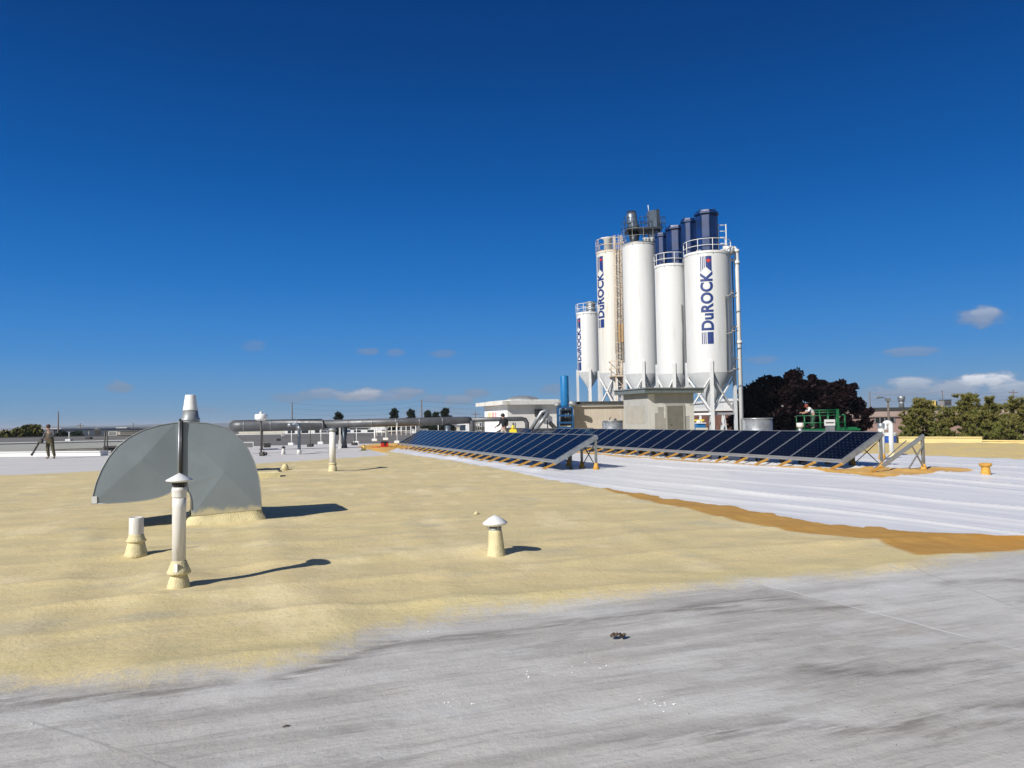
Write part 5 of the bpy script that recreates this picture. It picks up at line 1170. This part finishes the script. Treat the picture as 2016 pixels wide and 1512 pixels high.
# ------------------------------------------------------------------ trees
def leaf_mat(name, c1, c2, c3):
    m = bpy.data.materials.new(name); m.use_nodes = True; n = N(m.node_tree); n.nodes.clear()
    out = n.new('ShaderNodeOutputMaterial'); p = n.new('ShaderNodeBsdfPrincipled'); n.link(p.outputs[0], out.inputs[0])
    pos = n.new('ShaderNodeTexCoord').outputs['Object']; r = n.new('ShaderNodeNewGeometry').outputs['Random Per Island']
    c = n.mix(n.step(n.noise(pos, .7, 4), .38, .62), c1, c2); c = n.mix(n.math('MULTIPLY', r, .7), c, c3)
    n.inp(p.inputs['Base Color'], c); p.inputs['Roughness'].default_value = .65; p.inputs['Specular IOR Level'].default_value = .12
    return m
MT['purple'] = leaf_mat('purple_leaves', (.007,.0022,.003), (.014,.004,.005), (.005,.0025,.003))
MT['pineleaf'] = leaf_mat('pine_needles', (.15,.16,.04), (.21,.18,.055), (.09,.10,.026))
MT['darkpine'] = leaf_mat('dark_needles', (.022,.035,.018), (.035,.045,.022), (.015,.025,.012))
MT['shrub'] = leaf_mat('autumn_shrub', (.085,.08,.016), (.12,.095,.018), (.04,.05,.012))
def quads_mesh(name, P_, sz, m, parent, rg, elong=1.6, up=None):
    k = len(P_); a = rg.normal(size=(k,3)); a /= np.linalg.norm(a,axis=1)[:,None]
    if up is not None: a = a*.6+up; a /= np.linalg.norm(a,axis=1)[:,None]
    b = rg.normal(size=(k,3)); b -= (a*b).sum(1)[:,None]*a; b /= np.linalg.norm(b,axis=1)[:,None]
    s = (sz*(.6+.8*rg.random(k)))[:,None] if not np.isscalar(sz) else sz*(.6+.8*rg.random(k))[:,None]
    v = np.stack([P_-a*s*elong*.5, P_+b*s*.5, P_+a*s*elong*.5, P_-b*s*.5],1).reshape(-1,3)
    me = bpy.data.meshes.new(name); me.vertices.add(4*k); me.vertices.foreach_set('co', v.ravel())
    me.loops.add(4*k); me.loops.foreach_set('vertex_index', np.arange(4*k)); me.polygons.add(k); me.polygons.foreach_set('loop_start', np.arange(0,4*k,4)); me.polygons.foreach_set('loop_total', np.full(k,4)); me.update()
    me.materials.append(MT[m]); o = bpy.data.objects.new(name, me); COL.objects.link(o); o.parent = parent; return o
def broadleaf(name, label, base_, lobes, nclump, nleaf, leaf, m, seed, trunk_r=.3, clump=.55, group=None):
    """lobes: (x,y,z,rx,ry,rz) relative to the trunk base"""
    rg = np.random.default_rng(seed); t = thing(name, label, 'tree', base_, 0, group)
    vol = np.array([l[3]*l[4]*l[5] for l in lobes])**.67; pr = vol/vol.sum(); pts = []; big = []
    for _ in range(nclump):
        l = lobes[rg.choice(len(lobes), p=pr)]; d = rg.normal(size=3); d /= np.linalg.norm(d); r = rg.random()**.28*(1.0+.16*rg.random()**3)
        c = np.array(l[:3])+d*r*np.array(l[3:]); k = int(nleaf*(.5+rg.random())); cs = clump*(.35+1.0*rg.random())*(1.0 if r < .9 else .75)
        big.append(c); q = rg.normal(size=(k,3)); q /= np.linalg.norm(q,axis=1)[:,None]; pts.append(c+q*cs*(rg.random(k)**.5)[:,None]*np.array([1,1,.8]))
    quads_mesh('crown', np.concatenate(pts), leaf, m, t, rg)
    H = max(l[2] for l in lobes); mb = MB(); mb.tube([(0,0,0),(.1,0,H*.3),(-.05,.1,H*.6),(0,0,H*.95)],[trunk_r,trunk_r*.8,trunk_r*.5,trunk_r*.2],10)
    for c in big[::max(1, len(big)//22)]: z0_ = min(c[2]*.6, H*.7); mb.tube([(0,0,z0_*.8),(c[0]*.5,c[1]*.5,(z0_+c[2])/2),tuple(c)],[trunk_r*.35,trunk_r*.2,.03],6)
    mb.build('trunk','bark',t); return t
def W2(px, py, Y, b): q = aty(px, py, Y); return (q.x-b[0], q.y-b[1], q.z-b[2])
bt = aty(1574, 845, 66); bt = (bt.x, 66, GZ); s = 66/FPX
lob = []
for (px, py, rx, ry) in ((1570,795,100,48),(1500,800,52,42),(1640,815,58,38),(1530,765,30,24),(1495,770,22,20),(1560,755,30,20),(1600,765,34,22),(1645,780,30,24),(1470,835,34,22),(1680,850,34,22),(1570,850,110,30)):
    x, y, z = W2(px, py, 66, bt); lob.append((x, random.uniform(-1.2,1.2), z, rx*s, min(rx*s, 3.6), ry*s))
broadleaf('purple_leaf_tree', 'broad dark purple leaved tree right of the silos', bt, lob, 470, 120, .22, 'purple', 5, .32, .62)
def pine(label, px, pytop, Y, spread, seed, m='pineleaf', group='pines beyond the right parapet', dens=1.0, zb=GZ, shape=.6):
    rg = np.random.default_rng(seed); q = aty(px, pytop, Y); H = q.z-zb; t = thing('pine_tree', label, 'tree', (q.x, Y, zb), 0, group)
    sp = spread*Y/FPX; mb = MB(); mb.tube([(0,0,0),(.12,0,H*.35),(-.1,.1,H*.7),(0,0,H)],[.2,.16,.09,.02],8)
    P_ = []; D_ = []; z = H*.12
    while z < H*.98:
        f = (z/H); L0 = sp*(1-max(0,(f-.3))/.72)**shape; nb = 6
        for k in range(nb):
            a = rg.random()*6.283; L_ = L0*(.55+.55*rg.random()); rise = L_*(.10+.30*f+.15*rg.random())
            tip = np.array([L_*math.cos(a), L_*math.sin(a), z+rise]); o = np.array([0,0,z]); mid = (o+tip)/2-np.array([0,0,.08*L_])
            mb.tube([tuple(o),tuple(mid),tuple(tip)],[.05,.035,.012],5)
            for j in range(int(3+L_*3.2*dens)):
                u_ = .35+.65*rg.random()**.7; p = o*(1-u_)**2+2*mid*u_*(1-u_)+tip*u_*u_+rg.normal(size=3)*np.array([.22,.22,.12])
                dirn = (tip-o)/np.linalg.norm(tip-o)*.5+np.array([0,0,.75])
                nn_ = 26; dd = rg.normal(size=(nn_,3)); dd /= np.linalg.norm(dd,axis=1)[:,None]; dd = dd*.85+dirn; dd /= np.linalg.norm(dd,axis=1)[:,None]
                P_.append(p+dd*.11); D_.append(dd)
        z += .26+.12*rg.random()
    P_ = np.concatenate(P_); D_ = np.concatenate(D_); k = len(P_)
    b = rg.normal(size=(k,3)); b -= (D_*b).sum(1)[:,None]*D_; b /= np.linalg.norm(b,axis=1)[:,None]
    ln = (.13+.10*rg.random(k))[:,None]; v = np.stack([P_-D_*ln-b*.012, P_-D_*ln*.2+b*.035, P_+D_*ln, P_-D_*ln*.2-b*.035],1).reshape(-1,3)
    me = bpy.data.meshes.new('crown'); me.vertices.add(4*k); me.vertices.foreach_set('co', v.ravel()); me.loops.add(4*k); me.loops.foreach_set('vertex_index', np.arange(4*k)); me.polygons.add(k); me.polygons.foreach_set('loop_start', np.arange(0,4*k,4)); me.polygons.foreach_set('loop_total', np.full(k,4)); me.update(); me.materials.append(MT[m])
    o = bpy.data.objects.new('crown', me); COL.objects.link(o); o.parent = t; mb.build('trunk','bark',t); return t
for a in [('olive pine left of the others, wide and bushy',1818,785,52,44,1),('tallest olive pine with a sharp leader',1906,772,53,44,2),('low olive pine in front of the pinkish building end',1862,806,49,34,3),('olive pine between the tallest and the rightmost',1952,784,55,40,4),('rightmost olive pine cut by the frame edge',2004,782,50,42,5),('small olive pine low at the far left of the pine row',1794,812,50,24,6),('pine just outside the right edge of the row',2062,790,52,40,7),('low olive pine under the tallest one',1925,815,48,36,8),('low bushy pine under the rightmost one',1985,822,47,34,9)]: pine(*a)
for a in [('round dark tree peeking over the middle of the duct',666,812,130,15,31),('leftmost dark pine above the duct',776,806,150,19,32),('second dark pine above the duct, left of the pole',810,808,155,19,33),('dark bushy pine right of the pole above the duct',842,810,150,21,34),('tallest dark pine above the duct, rightmost',877,804,150,23,35),('low dark pine between the pole and the tallest one',858,812,160,20,36)]:
    t_ = pine(*a, m='darkpine', group='dark pines above the duct', dens=1.0, shape=1.05)
    for ch in t_.children:
        if ch.name.startswith('crown'):
            co = np.empty(len(ch.data.vertices)*3); ch.data.vertices.foreach_get('co', co); co = co.reshape(-1,4,3); cen = co.mean(1, keepdims=True); co = cen+(co-cen)*2.1; ch.data.vertices.foreach_set('co', co.ravel()); ch.data.update()
def shrub(label, px, pyt, hw, Y, seed, m='shrub'):
    b = aty(px, 870, Y); b = (b.x, Y, GZ); s = Y/FPX; top = aty(px, pyt, Y).z-GZ
    return broadleaf('round_tree', label, b, [(0,0,top*.62,hw*s,hw*s,top*.38),(hw*s*.3,0,top*.75,hw*s*.6,hw*s*.6,top*.25)], 130, 50, .32, m, seed, .25, .8, 'round trees at the far left')
for a in [('tallest yellow green tree left of the worker in overalls',62,838,20,110,41),('low green tree at the left frame edge',12,852,26,100,42),('mid height green tree between the two at far left',38,848,20,105,43),('dark low tree just right of the worker in overalls',120,852,12,140,44),('small dark tree between the far white roofs at left',150,851,12,150,45),('small dark tree over the purple tree right shoulder',1691,789,14,150,46)]: shrub(*a, m='shrub' if a[1] < 100 else 'darkpine')

# ------------------------------------------------------------------ green scissor lift
Yl = 47.5; q = aty(1617, 850, Yl); t = thing('scissor_lift', 'green scissor lift platform in front of the purple tree', 'lift', (q.x, Yl, GZ)); s = Yl/FPX
X_ = lambda px: (px-1617)*s; Zl = lambda py: aty(1617,py,Yl).z-GZ
mb = MB(); mb.box(X_(1576),X_(1684),-.7,.7,Zl(848),Zl(844)); mb.build('deck','green',t)
mb = MB()
def rail_box(x0,x1,zt,zm,zb_,step):
    for y in (-.68,.68):
        for z in (zt,zm): mb.tube([(x0,y,z),(x1,y,z)],.026,6)
        x = x0
        while x <= x1+.01: mb.tube([(x,y,zb_),(x,y,zt)],.026,6); x += step
    for x in (x0,x1):
        for z in (zt,zm): mb.tube([(x,-.68,z),(x,.68,z)],.035,6)
rail_box(X_(1577),X_(1654),Zl(818),Zl(832),Zl(845),(X_(1654)-X_(1577))/5)
rail_box(X_(1606),X_(1640),Zl(807.5),Zl(812),Zl(845),(X_(1640)-X_(1606)))
mb.tube([(X_(1655),-.68,Zl(846)),(X_(1655),-.68,Zl(818)),(X_(1650),-.68,Zl(817))],.05,8); mb.box(X_(1654),X_(1682),-.4,.4,Zl(846),Zl(841.5)); mb.box(X_(1639),X_(1643),-.75,-.6,Zl(848),Zl(806))
mb.build('guard_rail','green',t)
mb = MB(); mb.box(X_(1614),X_(1634),-.8,-.72,Zl(838),Zl(826)); c_ = mb.build('control_panel','farwhite',t)
mb = MB(); mb.box(X_(1616),X_(1632),-.805,-.802,Zl(833.5),Zl(831)); mb.build('panel_stripe','darksteel',c_)
mb = MB(); mb.box(X_(1616),X_(1633),-.82,-.70,Zl(852),Zl(839)); mb.build('tool_tray','galv',t)
mb = MB()
for k in range(4):
    z0_, z1_ = .9+k*(Zl(848)-.9)/4, .9+(k+1)*(Zl(848)-.9)/4
    for y in (-.5,.5): mb.bar((-1,y,z0_),(1,y,z1_),.1); mb.bar((1,y,z0_),(-1,y,z1_),.1)
mb.build('scissor_arms','green',t)
mb = MB(); mb.box(-1.2,1.2,-.65,.65,.35,.9,.05); mb.build('chassis','green',t)
for sx_ in (-.85,.85):
    for sy_ in (-.7,.7): mb = MB(); mb.tube([(sx_,sy_-.1,.3),(sx_,sy_+.1,.3)],.3,18); mb.build('wheel','black',t)

# ------------------------------------------------------------------ people
def skin_mesh(name, chains, m, parent, sub=1, root=0):
    vs = []; es = []; rs = []; names = {}
    for ch in chains:
        prev = None
        for (key, co, r) in ch:
            if key in names: i = names[key]
            else: i = len(vs); vs.append(co); rs.append(r); names[key] = i
            if prev is not None: es.append((prev, i))
            prev = i
    me = bpy.data.meshes.new(name); me.from_pydata(vs, es, []); o = bpy.data.objects.new(name, me); COL.objects.link(o); o.parent = parent
    md = o.modifiers.new('skin', 'SKIN'); md.use_smooth_shade = True
    if not me.skin_vertices: me.attributes.new
    sk = me.skin_vertices[0].data if me.skin_vertices else None
    if sk is None:
        import bmesh as _b; b = _b.new(); b.from_mesh(me); b.verts.layers.skin.verify(); b.to_mesh(me); b.free(); sk = me.skin_vertices[0].data
    for i, r in enumerate(rs): sk[i].radius = (r, r) if not isinstance(r, tuple) else r
    sk[root].use_root = True
    sb = o.modifiers.new('sub', 'SUBSURF'); sb.levels = sub; sb.render_levels = sub
    me.materials.append(MT[m]); return o
def person(label, loc, rz, J, tops, bottoms, sleeves, headwear, skinm='skin', sleeve_to='wrist', shoe='boot', hairm='hair', lean=None):
    t = thing('person', label, 'person', loc, rz); V = Vector
    def hand(side):
        w_ = V(J['wr'+side]); e_ = V(J['el'+side]); d = (w_-e_).normalized(); x = d.cross(V((0,1,0))); x = x.normalized() if x.length > .1 else V((1,0,0)); y = d.cross(x)
        out = []; palm = w_+d*.07
        for k, (o_, L_) in enumerate(((-.03,.065),(-.01,.078),(.012,.072),(.032,.058))):
            a = palm+x*o_+d*.02; b = a+d*L_*.55+y*.012; c = b+d*L_*.3+y*.03
            out.append([('palm'+side, tuple(palm), .024),(f'f{k}a{side}', tuple(a), .011),(f'f{k}b{side}', tuple(b), .009),(f'f{k}c{side}', tuple(c), .008)])
        a = w_+d*.035-x*.035; b = a+d*.03-x*.02+y*.015; out.append([('wr'+side, tuple(w_), .026),(f'ta{side}', tuple(a), .012),(f'tb{side}', tuple(b), .009)])
        return out
    hd = V(J['head']); nk = V(J['neck']); fw = V(J.get('face', (0,-1,0))).normalized(); sdv = fw.cross(V((0,0,1))).normalized()
    chains = [[('pelvis', J['pelvis'], .13),('waist', J['waist'], .12),('chest', J['chest'], .14),('neck', J['neck'], .055),('head', tuple(hd), .088),('crown', tuple(hd+V((0,0,.085))), .072)],
              [('neck', J['neck'], .055),('jaw', tuple(hd+fw*.045-V((0,0,.07))), .05)],
              [('head', tuple(hd), .088),('nose', tuple(hd+fw*.108-V((0,0,.01))), .013)]]
    for s_ in 'lr':
        chains += [[('chest', J['chest'], .14),('sh'+s_, J['sh'+s_], .06),('el'+s_, J['el'+s_], .045),('wr'+s_, J['wr'+s_], .028),('palm'+s_, tuple(V(J['wr'+s_])+(V(J['wr'+s_])-V(J['el'+s_])).normalized()*.07), .024)]]
        chains += hand(s_)
        chains += [[('pelvis', J['pelvis'], .13),('hp'+s_, J['hp'+s_], .095),('kn'+s_, J['kn'+s_], .062),('an'+s_, J['an'+s_], .042),('toe'+s_, J['toe'+s_], .035)]]
    b = skin_mesh('body', chains, skinm, t)
    mb = MB()
    for s2 in (-1, 1): mb.sphere(tuple(hd+fw*.082+sdv*(.033*s2)+V((0,0,.012))), .013, 5)
    mb.build('eyes','black',b)
    tp = [[('waist0', tuple(V(J['pelvis'])+V((0,0,.02))), .145),('waist', J['waist'], .145),('chest', J['chest'], .165),('collar', tuple(V(J['neck'])-V((0,0,.03))), .07)]]
    for s_ in 'lr':
        w_ = V(J['wr'+s_]); e_ = V(J['el'+s_]); end = w_ if sleeve_to == 'wrist' else V(J['sh'+s_]).lerp(e_, .85)
        if sleeve_to == 'wrist': tp.append([('chest', J['chest'], .165),('sh'+s_, J['sh'+s_], .08),('el'+s_, J['el'+s_], .062),('cuff'+s_, tuple(w_), .046)])
        else: tp.append([('chest', J['chest'], .165),('sh'+s_, J['sh'+s_], .08),('cuff'+s_, tuple(end), .068)])
    skin_mesh('shirt' if tops != 'jacket' else 'jacket', tp, tops, t)
    bt_ = [[('pelvis', J['pelvis'], .155),('belt', tuple(V(J['pelvis']).lerp(V(J['waist']), .5)), .15)]]
    if bottoms == 'olive': bt_ = [[('pelvis', J['pelvis'], .17),('waist', J['waist'], .165),('bib', tuple(V(J['waist']).lerp(V(J['chest']), 1.0)+fw*.03), .172)]]
    for s_ in 'lr': bt_.append([('pelvis', J['pelvis'], .155),('hp'+s_, J['hp'+s_], .115),('kn'+s_, J['kn'+s_], .088),('hem'+s_, tuple(V(J['an'+s_])+V((0,0,.02))), .075)])
    skin_mesh('trousers' if bottoms != 'olive' else 'overalls', bt_, bottoms, t)
    for s_ in 'lr':
        a, b2 = V(J['an'+s_]), V(J['toe'+s_]); skin_mesh('boot', [[('a', tuple(a+V((0,0,.0))), .055),('m', tuple(a.lerp(b2,.6)-V((0,0,.02))), .05),('t', tuple(b2), .042)]], shoe, t)
    mb = MB(); c = hd+V((0,0,.035))
    if headwear:
        mb.sphere(tuple(c), .112, 8, (1,1,.95)); p = c+fw*.13; mb.sphere(tuple(p-V((0,0,.005))), .085, 6, (1,1,.16)); mb.build('cap', headwear, t)
        mb = MB(); mb.sphere(tuple(hd-fw*.03-V((0,0,.0))), .103, 8, (1,1,1)); mb.build('hair', hairm, t)
    else: mb.sphere(tuple(c-fw*.02), .11, 8, (1,1,.95)); mb.build('hair', hairm, t)
    return t
# worker with blower
g = gp(98, 903); sc = 1.0
JA = dict(pelvis=(0,0,.95), waist=(.0,0,1.12), chest=(-.01,-.02,1.36), neck=(-.05,-.03,1.53), head=(-.09,-.05,1.66), face=(-.75,-.65,-.25),
 shl=(-.19,-.02,1.43), ell=(-.27,-.10,1.17), wrl=(-.30,-.20,.98), shr=(.18,.0,1.43), elr=(.27,-.12,1.20), wrr=(.06,-.30,1.10),
 hpl=(-.10,0,.88), knl=(-.10,-.03,.48), anl=(-.06,.02,.08), toel=(-.15,-.12,.04), hpr=(.10,0,.88), knr=(.16,0,.48), anr=(.24,.03,.08), toer=(.24,-.14,.04))
pA = person('person in olive overalls and grey sweater holding a leaf blower on the white roof', loc3(g), 0, JA, 'greysleeve', 'olive', None, None, 'skindark')
k_ = gp(98,903).y/40.0; pA.scale = (1.0,1.0,1.0)
t = thing('leaf_blower', 'dark leaf blower pointed down in the hand of the worker in overalls', 'leaf blower', loc3(g)); V = Vector
mb = MB(); mb.tube([(-.36,-.30,.92),(-.50,-.34,.62),(-.66,-.38,.30),(-.72,-.40,.20)],[.055,.05,.05,.065],12); mb.build('nozzle','black',t)
mb = MB(); mb.box(-.42,-.22,-.38,-.20,.82,1.0,.04); mb.build('motor','darksteel',t)
mb = MB(); mb.tube([(-.34,-.22,1.0),(-.33,-.22,1.07),(-.22,-.22,1.05),(-.21,-.24,.98)],.016,8); mb.build('handle','black',t)
# worker in black jacket, seen to the waist
g = aty(992, 858, 43); base_z = zat(990, 814.5, 43)-1.78; g = Vector((aty(992,830,43).x, 43, base_z))
JB = dict(pelvis=(0,0,.95), waist=(.0,0,1.12), chest=(-.02,0,1.38), neck=(-.04,0,1.55), head=(-.06,-.02,1.67), face=(-.85,-.4,-.2),
 shl=(-.17,-.05,1.45), ell=(-.24,-.12,1.18), wrl=(-.42,-.22,1.06), shr=(.17,.04,1.44), elr=(.20,-.02,1.15), wrr=(.05,-.16,1.02),
 hpl=(-.09,0,.88), knl=(-.12,-.05,.48), anl=(-.12,.02,.08), toel=(-.24,-.06,.04), hpr=(.09,0,.88), knr=(.10,0,.48), anr=(.12,.05,.08), toer=(.0,-.05,.04))
pB = person('person in a black jacket and cap facing left behind the near solar row', loc3(g), 0, JB, 'jacket', 'khaki', None, 'cap', 'skin', shoe='darksteel')
mb = MB(); mb.box(-.5,1.6,-.6,.6,-.1,base_z-.01 if base_z > 0 else .05,.02); tag(mb.build('walk_pad','wallgrey',None,(g.x,43,0)), 'low pale walk pad under the worker in the black jacket', 'walk pad')
q = aty(1010, 850, 42.5); t = thing('yellow_drum', 'yellow jerry can right of the worker in the black jacket', 'canister', (q.x, 42.5, max(0.0, base_z))); s = 42.5/FPX; h = zat(1010,837,42.5)-max(0,base_z)
mb = MB(); mb.box(-7*s,7*s,-.16,.16,0,h*.8,.05); mb.build('body','yellow',t); mb = MB(); mb.lathe([(3*s,h*.8),(2*s,h*.9),(2*s,h)],12); mb.tube([(-.1,0,h*.78),(-.06,0,h*.95),(.1,0,h*.93),(.13,0,h*.78)],.02,6); mb.build('neck','yellow',t)
# worker in the lift, bending forward
zf = zat(1600, 844, Yl); g = Vector((aty(1598, 830, Yl).x, Yl-.1, zf))
JC = dict(pelvis=(.10,0,.86), waist=(.03,0,1.02), chest=(-.10,0,1.22), neck=(-.24,0,1.33), head=(-.33,0,1.40), face=(-.8,-.1,-.6),
 shl=(-.16,-.17,1.25), ell=(-.36,-.2,1.02), wrl=(-.60,-.22,.96), shr=(-.16,.17,1.25), elr=(-.36,.2,1.02), wrr=(-.58,.2,1.0),
 hpl=(.08,-.1,.82), knl=(.02,-.12,.45), anl=(.06,-.12,.08), toel=(-.08,-.12,.04), hpr=(.08,.1,.82), knr=(.05,.12,.45), anr=(.12,.12,.08), toer=(-.02,.12,.04))
person('person in a pale tee shirt bending over the green lift rail', loc3(g), 0, JC, 'tee', 'darkpants', None, 'redhair', 'skin', sleeve_to='elbow')

# ------------------------------------------------------------------ air between here and the hills
hm_ = bpy.data.materials.new('haze'); hm_.use_nodes = True; n = N(hm_.node_tree); n.nodes.clear()
out = n.new('ShaderNodeOutputMaterial'); pv = n.new('ShaderNodeVolumePrincipled'); n.link(pv.outputs[0], out.inputs['Volume'])
pv.inputs['Density'].default_value = .00016; pv.inputs['Color'].default_value = (.72,.80,.92,1); pv.inputs['Anisotropy'].default_value = .0
mb = MB(); mb.box(-9500,9500,-400,14500,GZ-1.2,34); hz_o = mb.build('haze', hm_); tag(hz_o, kind='stuff')
